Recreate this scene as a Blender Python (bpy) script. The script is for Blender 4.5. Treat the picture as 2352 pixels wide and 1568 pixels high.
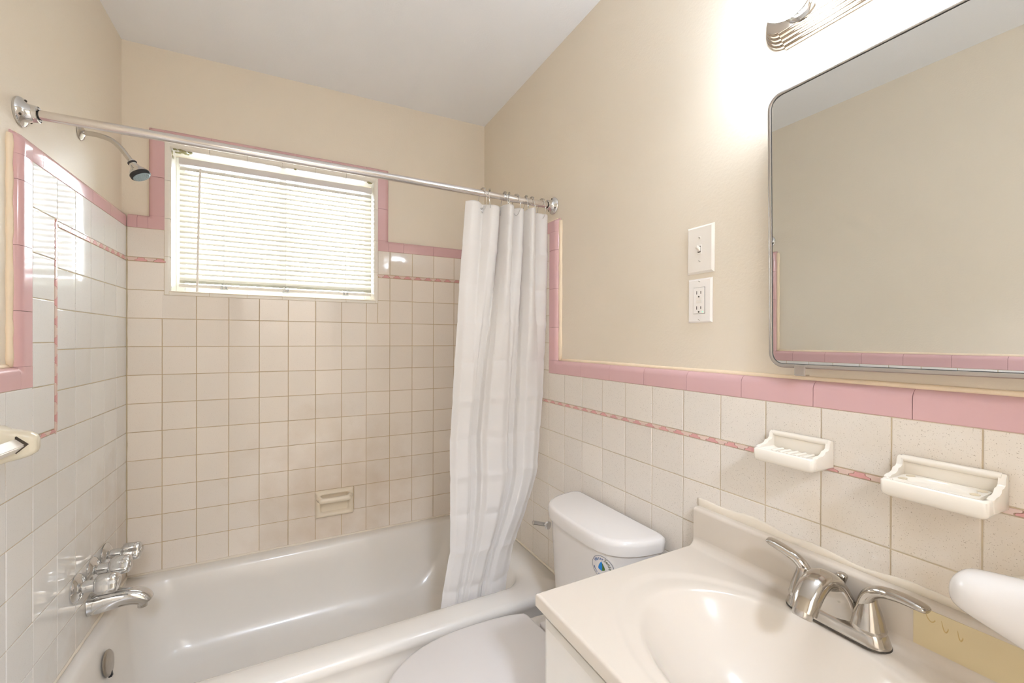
import bpy, bmesh, math, random
from mathutils import Vector, Matrix

random.seed(7)
for o in list(bpy.data.objects):
    bpy.data.objects.remove(o, do_unlink=True)
SC = bpy.context.scene
COL = SC.collection
PI = math.pi

# ------------------------------------------------------------------ camera
CAM = Vector((0.5491, -2.1141, 1.2773))
YAW, PITCH, ROLL, FPX = 0.4816, -0.0033, 0.0035, 978.32
fw = Vector((math.sin(YAW)*math.cos(PITCH), math.cos(YAW)*math.cos(PITCH), math.sin(PITCH)))
rt = Vector((math.cos(YAW), -math.sin(YAW), 0))
up = rt.cross(fw)
r2 = rt*math.cos(ROLL) + up*math.sin(ROLL)
u2 = -rt*math.sin(ROLL) + up*math.cos(ROLL)
cd = bpy.data.cameras.new('camera')
cd.sensor_fit = 'HORIZONTAL'
cd.sensor_width = 36.0
cd.lens = FPX/2352*36.0
cd.clip_start = 0.02
cam = bpy.data.objects.new('camera', cd)
COL.objects.link(cam)
cam.matrix_world = Matrix(((r2.x, u2.x, -fw.x, CAM.x), (r2.y, u2.y, -fw.y, CAM.y),
                           (r2.z, u2.z, -fw.z, CAM.z), (0, 0, 0, 1)))
SC.camera = cam

# ------------------------------------------------------------------ light
SKY_STRENGTH = 32.0
BULB_STRENGTH = 49.0
HALL_FILL_STRENGTH = 250.0  # strength of the unseen fill light added in the hall
EXPOSURE = 0.08
wd = bpy.data.worlds.new('overcast_sky')
SC.world = wd
wd.use_nodes = True
bg = wd.node_tree.nodes['Background']
bg.inputs[0].default_value = (0.86, 0.94, 1.0, 1)
bg.inputs[1].default_value = SKY_STRENGTH
SC.view_settings.view_transform = 'Standard'
SC.view_settings.look = 'None'
SC.view_settings.gamma = 1.0
SC.view_settings.exposure = EXPOSURE
SC.view_settings.use_curve_mapping = False
SC.cycles.diffuse_bounces = 12

# ------------------------------------------------------------------ dimensions (metres)
W = 1.4702            # distance between the tiled faces of the two side walls
WL, WR, YB = -0.02, W+0.02, 0.02      # painted faces
YF = -2.62            # wall behind the camera
CEIL = 2.450
S = 0.1095            # tile pitch
ZL = [0.371 + S*k for k in range(12)]           # horizontal joints

# ------------------------------------------------------------------ materials
def lin(c):
    out = []
    for v in c:
        v = v/255.0
        out.append(v/12.92 if v <= 0.04045 else ((v+0.055)/1.055)**2.4)
    return (out[0], out[1], out[2], 1.0)

MATS = {}
def mat(name, col, rough=0.5, metal=0.0, spec=0.5, bump=None, bump_scale=200.0, coat=0.0, vary=0.0,
        trans=0.0, emit=None, estr=0.0, subsurf=0.0):
    m = bpy.data.materials.new(name)
    m.use_nodes = True
    nt = m.node_tree
    p = nt.nodes['Principled BSDF']
    p.inputs['Base Color'].default_value = lin(col)
    p.inputs['Roughness'].default_value = rough
    p.inputs['Metallic'].default_value = metal
    p.inputs['Specular IOR Level'].default_value = spec
    p.inputs['Coat Weight'].default_value = coat
    p.inputs['Coat Roughness'].default_value = 0.08
    if trans:
        p.inputs['Transmission Weight'].default_value = trans
    if emit:
        p.inputs['Emission Color'].default_value = lin(emit)
        p.inputs['Emission Strength'].default_value = estr
    geo = nt.nodes.new('ShaderNodeNewGeometry')
    if bump:
        n = nt.nodes.new('ShaderNodeTexNoise')
        n.inputs['Scale'].default_value = bump_scale
        n.inputs['Detail'].default_value = 3.0
        b = nt.nodes.new('ShaderNodeBump')
        b.inputs['Strength'].default_value = bump
        b.inputs['Distance'].default_value = 0.002
        nt.links.new(geo.outputs['Position'], n.inputs['Vector'])
        nt.links.new(n.outputs['Fac'], b.inputs['Height'])
        nt.links.new(b.outputs['Normal'], p.inputs['Normal'])
    if vary:
        oi = nt.nodes.new('ShaderNodeObjectInfo')
        n2 = nt.nodes.new('ShaderNodeTexNoise')
        n2.inputs['Scale'].default_value = 6.0
        nt.links.new(geo.outputs['Position'], n2.inputs['Vector'])
        add = nt.nodes.new('ShaderNodeMath'); add.operation = 'ADD'
        nt.links.new(oi.outputs['Random'], add.inputs[0])
        nt.links.new(n2.outputs['Fac'], add.inputs[1])
        mr = nt.nodes.new('ShaderNodeMapRange')
        mr.inputs['From Min'].default_value = 0.2; mr.inputs['From Max'].default_value = 1.6
        mr.inputs['To Min'].default_value = 1.0-vary; mr.inputs['To Max'].default_value = 1.0+vary
        nt.links.new(add.outputs[0], mr.inputs['Value'])
        hs = nt.nodes.new('ShaderNodeHueSaturation')
        hs.inputs['Color'].default_value = lin(col)
        nt.links.new(mr.outputs['Result'], hs.inputs['Value'])
        nt.links.new(hs.outputs['Color'], p.inputs['Base Color'])
    MATS[name] = m
    return m

def mixnode(nt, fac, a, b):
    mx = nt.nodes.new('ShaderNodeMix'); mx.data_type = 'RGBA'
    if isinstance(fac, float): mx.inputs[0].default_value = fac
    else: nt.links.new(fac, mx.inputs[0])
    for i, c in ((6, a), (7, b)):
        if isinstance(c, tuple): mx.inputs[i].default_value = c
        else: nt.links.new(c, mx.inputs[i])
    return mx.outputs[2]

def tile_material(name, col, speck, stain=None):
    """glazed speckled tile; optional soap-scum stain around a spot"""
    m = mat(name, col, rough=0.07, spec=0.5)
    nt = m.node_tree
    p = nt.nodes['Principled BSDF']
    geo = nt.nodes.new('ShaderNodeNewGeometry')
    oi = nt.nodes.new('ShaderNodeObjectInfo')
    # per tile brightness
    mr = nt.nodes.new('ShaderNodeMapRange')
    mr.inputs['To Min'].default_value = 0.965; mr.inputs['To Max'].default_value = 1.035
    nt.links.new(oi.outputs['Random'], mr.inputs['Value'])
    hs = nt.nodes.new('ShaderNodeHueSaturation'); hs.inputs['Color'].default_value = lin(col)
    nt.links.new(mr.outputs['Result'], hs.inputs['Value'])
    cur = hs.outputs['Color']
    # fine dark specks
    for sc, th, amt in ((560.0, 0.665, speck),):
        n = nt.nodes.new('ShaderNodeTexNoise')
        n.inputs['Scale'].default_value = sc; n.inputs['Detail'].default_value = 1.0
        nt.links.new(geo.outputs['Position'], n.inputs['Vector'])
        rp = nt.nodes.new('ShaderNodeMapRange')
        rp.inputs['From Min'].default_value = th; rp.inputs['From Max'].default_value = th+0.06
        rp.inputs['To Max'].default_value = amt
        nt.links.new(n.outputs['Fac'], rp.inputs['Value'])
        cur = mixnode(nt, rp.outputs['Result'], cur, lin((120, 104, 82)))
    if stain:
        (sx, sy, sz), rad, amt, scol = stain
        vm = nt.nodes.new('ShaderNodeVectorMath'); vm.operation = 'DISTANCE'
        vm.inputs[1].default_value = (sx, sy, sz)
        nt.links.new(geo.outputs['Position'], vm.inputs[0])
        n = nt.nodes.new('ShaderNodeTexNoise'); n.inputs['Scale'].default_value = 9.0
        n.inputs['Detail'].default_value = 4.0
        nt.links.new(geo.outputs['Position'], n.inputs['Vector'])
        ml = nt.nodes.new('ShaderNodeMath'); ml.operation = 'MULTIPLY_ADD'
        ml.inputs[1].default_value = -0.7; 
        nt.links.new(n.outputs['Fac'], ml.inputs[0]); nt.links.new(vm.outputs['Value'], ml.inputs[2])
        rp = nt.nodes.new('ShaderNodeMapRange')
        rp.inputs['From Min'].default_value = rad-0.35; rp.inputs['From Max'].default_value = -0.35
        rp.inputs['To Max'].default_value = amt
        nt.links.new(ml.outputs[0], rp.inputs['Value'])
        cur = mixnode(nt, rp.outputs['Result'], cur, lin(scol))
    nt.links.new(cur, p.inputs['Base Color'])
    n = nt.nodes.new('ShaderNodeTexNoise'); n.inputs['Scale'].default_value = 14.0
    nt.links.new(geo.outputs['Position'], n.inputs['Vector'])
    b = nt.nodes.new('ShaderNodeBump'); b.inputs['Strength'].default_value = 0.22
    b.inputs['Distance'].default_value = 0.002
    nt.links.new(n.outputs['Fac'], b.inputs['Height']); nt.links.new(b.outputs['Normal'], p.inputs['Normal'])
    return m

def paint_material(name, col, rough=0.45, mottle=0.03):
    m = mat(name, col, rough=rough, spec=0.35, bump=0.25, bump_scale=160.0)
    nt = m.node_tree; p = nt.nodes['Principled BSDF']
    geo = nt.nodes.new('ShaderNodeNewGeometry')
    n = nt.nodes.new('ShaderNodeTexNoise'); n.inputs['Scale'].default_value = 1.7; n.inputs['Detail'].default_value = 3
    nt.links.new(geo.outputs['Position'], n.inputs['Vector'])
    mr = nt.nodes.new('ShaderNodeMapRange')
    mr.inputs['To Min'].default_value = 1-mottle; mr.inputs['To Max'].default_value = 1+mottle
    nt.links.new(n.outputs['Fac'], mr.inputs['Value'])
    hs = nt.nodes.new('ShaderNodeHueSaturation'); hs.inputs['Color'].default_value = lin(col)
    nt.links.new(mr.outputs['Result'], hs.inputs['Value'])
    nt.links.new(hs.outputs['Color'], p.inputs['Base Color'])
    return m

PAINT = paint_material('beige_paint', (227, 217, 201))
CEILP = paint_material('ceiling_paint', (239, 241, 245), 0.6)
TILE_B = tile_material('tile_back', (232, 223, 213), 0.30, ((0.74, 0.0, 0.56), 0.42, 0.42, (192, 166, 134)))
TILE_L = tile_material('tile_left', (228, 227, 225), 0.25, ((0.0, -0.12, 0.45), 0.45, 0.45, (190, 165, 128)))
TILE_R = tile_material('tile_right', (226, 219, 210), 0.55, ((W, -1.92, 0.86), 0.34, 0.40, (206, 184, 150)))
PINK = mat('pink_glaze', (210, 172, 174), rough=0.12, vary=0.03)
ROSE = mat('rose_glaze', (214, 162, 160), rough=0.2)
BLUSH = mat('blush_glaze', (220, 196, 186), rough=0.2)
GROUT_B = mat('grout_back', (190, 168, 132), rough=0.9, bump=0.4, bump_scale=300, vary=0.1)
GROUT_L = mat('grout_left', (186, 172, 142), rough=0.9, bump=0.4, bump_scale=300, vary=0.1)
GROUT_R = mat('grout_right', (200, 186, 160), rough=0.9, bump=0.4, bump_scale=300, vary=0.1)
CAULK = mat('cream_caulk', (240, 222, 196), rough=0.55, bump=0.6, bump_scale=60)
WCAULK = mat('white_caulk', (226, 216, 200), rough=0.5, bump=0.5, bump_scale=80)
BULLN = mat('white_bullnose', (232, 226, 216), rough=0.15)
ENAMEL = mat('tub_enamel', (226, 221, 214), rough=0.26, spec=0.5, coat=0.3)
PORC = mat('white_porcelain', (220, 215, 210), rough=0.08, spec=0.5)
CERAM = mat('cream_ceramic', (228, 221, 209), rough=0.1, spec=0.5)
OLDCER = mat('aged_ceramic', (226, 214, 194), rough=0.25, bump=0.4, bump_scale=50, vary=0.05)
DINGY = mat('dingy_ceramic', (224, 216, 196), rough=0.15)
PLAST = mat('white_plastic', (236, 230, 222), rough=0.3)
PLASTW = mat('bright_plastic', (215, 210, 207), rough=0.3)
OUTLETW = mat('outlet_plastic', (242, 238, 234), rough=0.3)
DARK = mat('dark_slot', (70, 62, 52), rough=0.7)
BLACK = mat('black_rubber', (38, 38, 40), rough=0.5)
CHROME = mat('chrome', (222, 222, 222), rough=0.06, metal=1.0)
FAUCET = mat('faucet_chrome', (196, 190, 182), rough=0.12, metal=1.0)
SATIN = mat('satin_chrome', (205, 200, 194), rough=0.2, metal=1.0)
ALU = mat('aluminium_rod', (226, 222, 220), rough=0.17, metal=1.0)
PLATE = mat('light_bar_chrome', (196, 184, 170), rough=0.12, metal=1.0)
STEEL = mat('mirror_frame_steel', (190, 184, 178), rough=0.4, metal=1.0)
PITTED = mat('tarnished_chrome', (176, 168, 156), rough=0.3, metal=1.0, bump=0.5, bump_scale=90)
MIRROR = mat('mirror_glass', (228, 230, 230), rough=0.0, metal=1.0)
VANTOP = mat('cultured_marble', (206, 196, 183), rough=0.16, spec=0.5, coat=0.2, vary=0.01)
YELLOW = mat('yellowed_marble', (212, 196, 158), rough=0.4, vary=0.03)
GLUE = mat('old_glue', (202, 176, 120), rough=0.4)
CABP = mat('cabinet_paint', (226, 222, 216), rough=0.4, bump=0.15, bump_scale=120)
CABD = mat('cabinet_body_paint', (232, 230, 226), rough=0.4)
FLOORM = mat('floor_vinyl', (222, 216, 208), rough=0.4, bump=0.1)
DOORP = mat('door_paint', (234, 230, 224), rough=0.4)
HEADGREY = mat('nozzle_grey', (150, 168, 176), rough=0.4)
def thin_glass(name):
    m = bpy.data.materials.new(name); m.use_nodes = True; nt = m.node_tree
    for n in list(nt.nodes):
        if n.type != 'OUTPUT_MATERIAL': nt.nodes.remove(n)
    t = nt.nodes.new('ShaderNodeBsdfTransparent'); g = nt.nodes.new('ShaderNodeBsdfGlossy'); g.inputs['Roughness'].default_value = 0.02
    fr = nt.nodes.new('ShaderNodeFresnel'); mx = nt.nodes.new('ShaderNodeMixShader')
    nt.links.new(fr.outputs[0], mx.inputs[0]); nt.links.new(t.outputs[0], mx.inputs[1]); nt.links.new(g.outputs[0], mx.inputs[2])
    nt.links.new(mx.outputs[0], nt.nodes['Material Output'].inputs['Surface'])
    return m
GLASSM = thin_glass('window_pane')
FRAMEW = mat('window_frame_white', (238, 240, 238), rough=0.4)
MOLD = mat('mildew', (150, 142, 96), rough=0.9, bump=0.6, bump_scale=80)
CLEAR = mat('clear_clip', (246, 248, 246), rough=0.15, trans=0.6)
BLUE = mat('logo_blue', (20, 128, 205), rough=0.4)
GREEN = mat('logo_green', (66, 104, 30), rough=0.4)
INKB = mat('ink_blue', (60, 96, 150), rough=0.5)
INKG = mat('ink_green', (60, 78, 30), rough=0.5)
INKGREY = mat('ink_grey', (104, 108, 116), rough=0.5)
LED = mat('green_led', (120, 230, 170), rough=0.4, emit=(90, 255, 160), estr=1.5)
BROWN = mat('exposed_brown', (150, 104, 70), rough=0.9, bump=0.6, bump_scale=90)
GLOBE = mat('lit_globe', (255, 255, 255), rough=0.3, emit=(228, 241, 255), estr=BULB_STRENGTH)

HALL_FILL = mat('hall_fill_glow', (255, 255, 255), rough=0.4, emit=(222, 235, 255), estr=HALL_FILL_STRENGTH)  # glow of the added hall fill light
def translucent_material(name, col, fac, rough=0.5):
    m = mat(name, col, rough=rough)
    nt = m.node_tree; p = nt.nodes['Principled BSDF']
    t = nt.nodes.new('ShaderNodeBsdfTranslucent'); t.inputs[0].default_value = lin(col)
    mx = nt.nodes.new('ShaderNodeMixShader'); mx.inputs[0].default_value = fac
    out = nt.nodes['Material Output']
    nt.links.new(p.outputs[0], mx.inputs[1]); nt.links.new(t.outputs[0], mx.inputs[2])
    nt.links.new(mx.outputs[0], out.inputs['Surface'])
    return m
CURTAIN = translucent_material('white_vinyl_sheet', (247, 245, 244), 0.45, 0.35)
SLAT = translucent_material('blind_slat', (232, 229, 218), 0.06, 0.4)

# ------------------------------------------------------------------ mesh helpers
def link(o, parent=None):
    COL.objects.link(o)
    if parent is not None: o.parent = parent
    return o

def obj(name, bm, m, parent=None, smooth=False, angle=None):
    me = bpy.data.meshes.new(name)
    bmesh.ops.recalc_face_normals(bm, faces=bm.faces[:])
    bm.to_mesh(me); bm.free()
    me.materials.append(m)
    if smooth:
        for f in me.polygons: f.use_smooth = True
        if angle is not None:
            me.set_sharp_from_angle(angle=math.radians(angle))
    return link(bpy.data.objects.new(name, me), parent)

def empty(name, loc=(0, 0, 0), rot=(0, 0, 0)):
    o = bpy.data.objects.new(name, None)
    o.empty_display_size = 0.02
    o.location = loc; o.rotation_euler = rot
    return link(o)

def tag(o, label, cat, group=None):
    o['label'] = label; o['category'] = cat
    if group: o['group'] = group
    return o

def struct(o, label=None):
    o['kind'] = 'structure'
    if label: o['label'] = label
    return o

def box(bm, lo, hi, bevel=0.0, seg=2):
    r = bmesh.ops.create_cube(bm, size=1.0)
    vs = r['verts']
    c = [(a+b)/2 for a, b in zip(lo, hi)]; d = [b-a for a, b in zip(lo, hi)]
    for v in vs:
        v.co = Vector((c[0]+v.co.x*d[0], c[1]+v.co.y*d[1], c[2]+v.co.z*d[2]))
    if bevel > 0:
        es = set()
        for v in vs:
            for e in v.link_edges: es.add(e)
        bmesh.ops.bevel(bm, geom=list(es), offset=bevel, segments=seg, affect='EDGES', profile=0.5)

def boxo(name, lo, hi, m, parent=None, bevel=0.0, seg=2, smooth=False):
    bm = bmesh.new(); box(bm, lo, hi, bevel, seg)
    return obj(name, bm, m, parent, smooth, 40 if smooth else None)

def lathe(bm, prof, M=Matrix(), n=32, cap=True):
    """profile [(r, z)], spun round local Z, then placed by M"""
    rings = []
    for r, z in prof:
        rings.append([bm.verts.new(M @ Vector((r*math.cos(2*PI*k/n), r*math.sin(2*PI*k/n), z))) for k in range(n)])
    for a, b in zip(rings, rings[1:]):
        for k in range(n):
            bm.faces.new((a[k], a[(k+1) % n], b[(k+1) % n], b[k]))
    if cap:
        bm.faces.new(rings[0][::-1]); bm.faces.new(rings[-1])

def frame_to(origin, zaxis, xhint=(0, 0, 1)):
    z = Vector(zaxis).normalized(); x = Vector(xhint)
    x = (x - z*x.dot(z))
    if x.length < 1e-4:
        x = Vector((1, 0, 0)) - z*z.x
    x.normalize(); y = z.cross(x)
    return Matrix(((x.x, y.x, z.x, origin[0]), (x.y, y.y, z.y, origin[1]), (x.z, y.z, z.z, origin[2]), (0, 0, 0, 1)))

def smooth_path(pts, per=6):
    P = [Vector(p) for p in pts]; out = []
    for i in range(len(P)-1):
        p0 = P[max(i-1, 0)]; p1 = P[i]; p2 = P[i+1]; p3 = P[min(i+2, len(P)-1)]
        for k in range(per):
            t = k/per
            out.append(0.5*((2*p1) + (p2-p0)*t + (2*p0-5*p1+4*p2-p3)*t*t + (3*p1-p0-3*p2+p3)*t**3))
    out.append(P[-1])
    return out

def sweep(bm, path, radii, side=(0, 1, 0), n=20, closed=False, power=2.0, round_ends=True):
    """tube with elliptical section: radii per point (along side axis, along the other axis)"""
    P = [Vector(p) for p in path]; N = len(P); rings = []
    sd = Vector(side)
    for i in range(N):
        if closed: t = P[(i+1) % N]-P[i-1]
        else: t = P[min(i+1, N-1)]-P[max(i-1, 0)]
        t.normalize()
        a = sd - t*sd.dot(t)
        if a.length < 1e-5: a = Vector((1, 0, 0)) - t*t.x
        a.normalize(); b = t.cross(a)
        ra, rb = radii[i] if isinstance(radii, list) else radii
        ring = []
        for k in range(n):
            th = 2*PI*k/n; c, s_ = math.cos(th), math.sin(th)
            cc = math.copysign(abs(c)**(2/power), c); ss = math.copysign(abs(s_)**(2/power), s_)
            ring.append(bm.verts.new(P[i]+a*(ra*cc)+b*(rb*ss)))
        rings.append(ring)
    m = N if closed else N-1
    for i in range(m):
        A, B = rings[i], rings[(i+1) % N]
        for k in range(n):
            bm.faces.new((A[k], A[(k+1) % n], B[(k+1) % n], B[k]))
    if not closed:
        bm.faces.new(rings[0][::-1]); bm.faces.new(rings[-1])

def loft(bm, loops, cap0=False, cap1=False):
    R = [[bm.verts.new(p) for p in L] for L in loops]
    n = len(R[0])
    for A, B in zip(R, R[1:]):
        for k in range(n):
            bm.faces.new((A[k], A[(k+1) % n], B[(k+1) % n], B[k]))
    if cap0: bm.faces.new(R[0][::-1])
    if cap1: bm.faces.new(R[-1])
    return R

def rrect(x0, x1, y0, y1, r, z, n=8):
    """rounded rectangle loop; r a radius or four radii (x1y1, x0y1, x0y0, x1y0)"""
    if not isinstance(r, (tuple, list)): r = (r,)*4
    out = []
    for (cx, cy, sx, sy, a0, rr) in ((x1, y1, -1, -1, 0, r[0]), (x0, y1, 1, -1, 90, r[1]), (x0, y0, 1, 1, 180, r[2]), (x1, y0, -1, 1, 270, r[3])):
        ox, oy = cx+sx*rr, cy+sy*rr
        for k in range(n+1):
            a = math.radians(a0+90*k/n)
            out.append(Vector((ox+rr*math.cos(a), oy+rr*math.sin(a), z)))
    return out

def extrude_profile(bm, prof, M, L0, L1):
    """closed profile [(a, b)] extruded from L0 to L1 along local X; M maps (l, a, b)"""
    A = [bm.verts.new(M @ Vector((L0, a, b))) for a, b in prof]
    B = [bm.verts.new(M @ Vector((L1, a, b))) for a, b in prof]
    n = len(prof)
    for k in range(n):
        bm.faces.new((A[k], A[(k+1) % n], B[(k+1) % n], B[k]))
    bm.faces.new(A[::-1]); bm.faces.new(B)

def wallM(u, v, nrm, origin):
    u, v, nrm = Vector(u), Vector(v), Vector(nrm)
    return Matrix(((u.x, v.x, nrm.x, origin[0]), (u.y, v.y, nrm.y, origin[1]), (u.z, v.z, nrm.z, origin[2]), (0, 0, 0, 1)))

# local frames of the three tiled faces: local x along the wall, y up, z out of the wall
M_BACK = wallM((1, 0, 0), (0, 0, 1), (0, -1, 0), (0, 0, 0))
M_LEFT = wallM((0, 1, 0), (0, 0, 1), (1, 0, 0), (0, 0, 0))
M_RIGHT = wallM((0, -1, 0), (0, 0, 1), (-1, 0, 0), (W, 0, 0))

# ------------------------------------------------------------------ room shell
flo = struct(boxo('floor', (WL-0.1, YF-1.5, -0.1), (WR+0.1, YB+0.14, 0.0), FLOORM))
def ceil_z(x): return 2.419+(x-WL)/(WR-WL)*0.021
bm = bmesh.new(); box(bm, (WL-0.1, YF-1.5, CEIL), (WR+0.1, YB+0.14, CEIL+0.1))
for v in bm.verts: v.co.z += ceil_z(v.co.x)-CEIL
cei = struct(obj('ceiling', bm, CEILP))
wall_left = struct(boxo('wall_left', (WL-0.1, YF-1.5, 0), (WL, YB+0.14, CEIL), PAINT))
wall_right = struct(boxo('wall_right', (WR, YF-1.5, 0), (WR+0.1, YB+0.14, CEIL), PAINT))

# back wall with the window opening
WX0, WX1, WZ0, WZ1 = 0.128, 0.914, 1.464, 2.036
bm = bmesh.new()
box(bm, (WL, YB, 0), (WX0, YB+0.14, CEIL)); box(bm, (WX1, YB, 0), (WR, YB+0.14, CEIL))
box(bm, (WX0, YB, 0), (WX1, YB+0.14, WZ0)); box(bm, (WX0, YB, WZ1), (WX1, YB+0.14, CEIL))
wall_back = struct(obj('wall_back', bm, PAINT))
# wall behind the camera with its door set open to let in the added hall fill
DX0, DX1, DZ = 0.18, 0.94, 2.03
bm = bmesh.new()
box(bm, (WL, YF-0.1, 0), (DX0, YF, CEIL)); box(bm, (DX1, YF-0.1, 0), (WR, YF, CEIL))
box(bm, (DX0, YF-0.1, DZ), (DX1, YF, CEIL))
wall_front = struct(obj('wall_front', bm, PAINT))
bm = bmesh.new()
box(bm, (DX0-0.06, YF, 0), (DX0, YF+0.015, DZ+0.06), 0.004); box(bm, (DX1, YF, 0), (DX1+0.06, YF+0.015, DZ+0.06), 0.004)
box(bm, (DX0, YF, DZ), (DX1, YF+0.015, DZ+0.06), 0.004)
trim = struct(obj('trim_1', bm, DOORP))
# door leaf swung open into the hall
dr = struct(boxo('door_1', (DX0-0.045, YF-0.1-(DX1-DX0)+0.004, 0.01), (DX0-0.007, YF-0.104, DZ-0.003), DOORP, None, 0.002))
for zc0, zc1 in ((0.22, 0.92), (1.06, 1.86)):
    for ya, yb in ((0.11, 0.35), (0.41, 0.65)):
        boxo('door_panel', (DX0-0.0075, YF-0.1-yb, zc0), (DX0-0.002, YF-0.1-ya, zc1), DOORP, dr, 0.003)
bm = bmesh.new(); lathe(bm, [(0.030, 0), (0.030, 0.005), (0.012, 0.010), (0.012, 0.035), (0.026, 0.045), (0.028, 0.058), (0.018, 0.066), (0.001, 0.067)], frame_to((DX0-0.007, YF-0.1-0.70, 0.95), (1, 0, 0)), 28)
obj('door_knob', bm, SATIN, dr, True, 40)
wall_hall = struct(boxo('wall_hall', (WL, YF-1.5, 0), (WR, YF-1.4, CEIL), PAINT))
hl = empty('added_hall_fill', (0.56, YF-0.70, ceil_z(0.56)))  # unseen source, added to brighten the room from behind the camera
tag(hl, 'unseen glowing dome added as fill light in the hall outside the open door', 'lamp')
bm = bmesh.new(); lathe(bm, [(0.16, -0.001), (0.16, -0.02), (0.15, -0.025)], Matrix(), 36); obj('fill_base', bm, SATIN, hl, True, 40)
bm = bmesh.new(); lathe(bm, [(0.145, -0.026), (0.14, -0.05), (0.11, -0.08), (0.06, -0.097), (0.005, -0.1)], Matrix(), 36); obj('fill_dome', bm, HALL_FILL, hl, True, 60)

# ------------------------------------------------------------------ tiles
TMESH = {}
def tile_mesh(w, h, m, th=0.008, ch=0.0014):
    key = (round(w, 4), round(h, 4), m.name, th)
    if key in TMESH: return TMESH[key]
    bm = bmesh.new()
    loops = []
    for (ins, z) in ((0, -th), (0, -ch*1.1), (ch*0.35, -ch*0.3), (ch*1.4, 0)):
        x, y = w/2-ins, h/2-ins
        loops.append([Vector((-x, -y, z)), Vector((x, -y, z)), Vector((x, y, z)), Vector((-x, y, z))])
    loft(bm, loops, False, True)
    bmesh.ops.recalc_face_normals(bm, faces=bm.faces[:])
    me = bpy.data.meshes.new('tile'); bm.to_mesh(me); bm.free()
    me.materials.append(m)
    TMESH[key] = me
    return me

GAP = 0.0019
def put_tile(M, u0, u1, v0, v1, m, parent, name='tile', gap=GAP):
    w, h = u1-u0-gap, v1-v0-gap
    if w < 0.004 or h < 0.004: return
    o = bpy.data.objects.new(name, tile_mesh(w, h, m))
    c = Matrix.Translation(((u0+u1)/2, (v0+v1)/2, random.uniform(-0.0003, 0.0003)))
    t = Matrix.Rotation(math.radians(random.gauss(0, 0.13)), 4, 'X') @ Matrix.Rotation(math.radians(random.gauss(0, 0.13)), 4, 'Y')
    o.matrix_world = M @ c @ t
    link(o, parent)

def cap_profile(w=0.051, dep=0.02, r=0.017, edge=0.0012):
    pr = [(0, -dep), (0, -edge), (edge, 0)]
    for k in range(0, 7):
        a = PI/2*k/6
        pr.append((w-r+r*math.sin(a), -r+r*math.cos(a)))
    pr.append((w, -dep))
    return pr

def cap_run(M, horizontal, a0, a1, base, sign, parent, first=None, piece=0.152):
    """row of 6 inch cap tiles; inner edge at base, growing towards sign"""
    marks = [a0]
    x = a0 + (first if first else piece)
    while x < a1-0.012:
        marks.append(x); x += piece
    marks.append(a1)
    for q0, q1 in zip(marks, marks[1:]):
        bm = bmesh.new()
        prof = cap_profile()
        if horizontal: MM = M @ wallM((1, 0, 0), (0, sign, 0), (0, 0, 1), (0, base, 0))
        else: MM = M @ wallM((0, 1, 0), (sign, 0, 0), (0, 0, 1), (base, 0, 0))
        extrude_profile(bm, prof, MM, q0+0.0005, q1-0.0005)
        obj('cap_tile', bm, PINK, parent, True, 35)

def cap_corner(M, u, v, su, sv, parent, w=0.051, dep=0.02, r=0.017, convex=True, seg=6):
    """square pink corner tile with inner corner at (u, v) growing to (su, sv)"""
    bm = bmesh.new(); n = 12
    grid = []
    for i in range(n+1):
        row = []
        for j in range(n+1):
            a, b = w*i/n, w*j/n
            da = max(0, a-(w-r)); db = max(0, b-(w-r))
            if convex: d = min(r, math.hypot(da, db)) if (da > 0 and db > 0) else max(da, db)
            else: d = min(da, db)
            z = -r+math.sqrt(max(0, r*r-d*d))
            row.append(bm.verts.new(M @ Vector((u+su*a, v+sv*b, z))))
        grid.append(row)
    for i in range(n):
        for j in range(n):
            bm.faces.new((grid[i][j], grid[i+1][j], grid[i+1][j+1], grid[i][j+1]))
    rim = [grid[i][0] for i in range(n+1)]+[grid[n][j] for j in range(1, n+1)]+[grid[i][n] for i in range(n-1, -1, -1)]+[grid[0][j] for j in range(n-1, 0, -1)]
    low = []
    Mi = M.inverted()
    for vv in rim:
        l = Mi @ vv.co; low.append(bm.verts.new(M @ Vector((l.x, l.y, -dep))))
    k = len(rim)
    for i in range(k):
        bm.faces.new((rim[i], rim[(i+1) % k], low[(i+1) % k], low[i]))
    obj('cap_tile', bm, PINK, parent, True, 35)

def chip_mesh(L, h, wide, m):
    key = ('chip', L, h, wide)
    if key in TMESH: return TMESH[key]
    sm = [(0.0, 0.0040), (0.22, 0.0046), (0.40, 0.0030), (0.5, 0.0), (0.6, -0.0030), (0.78, -0.0046), (1.0, -0.0040)]
    g = 0.0006
    right = [(L/2-wide*o-g, -h/2+h*t) for t, o in sm]
    left = [(-L/2+wide*o+g, -h/2+h*t) for t, o in sm]
    poly = right + left[::-1]
    bm = bmesh.new()
    loft(bm, [[Vector((a, b, -0.006)) for a, b in poly], [Vector((a, b, 0.0002)) for a, b in poly], [Vector((a*0.97, b*0.88, 0.001)) for a, b in poly]], False, True)
    bmesh.ops.recalc_face_normals(bm, faces=bm.faces[:])
    me = bpy.data.meshes.new('accent_chip'); bm.to_mesh(me); bm.free(); me.materials.append(m)
    TMESH[key] = me
    return me

def listello(M, a0, a1, c, h, parent, vertical=False):
    n = max(1, round((a1-a0)/0.0254)); L = (a1-a0)/n
    for k in range(n):
        wide = -1 if k % 2 else 1
        me = chip_mesh(round(L, 4), h-0.0018, wide, ROSE if k % 2 else BLUSH)
        o = bpy.data.objects.new('accent_chip', me)
        p = a0+(k+0.5)*L
        T = Matrix.Translation((c, p, 0)) @ Matrix.Rotation(PI/2, 4, 'Z') if vertical else Matrix.Translation((p, c, 0))
        o.matrix_world = M @ T
        link(o, parent)

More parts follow.
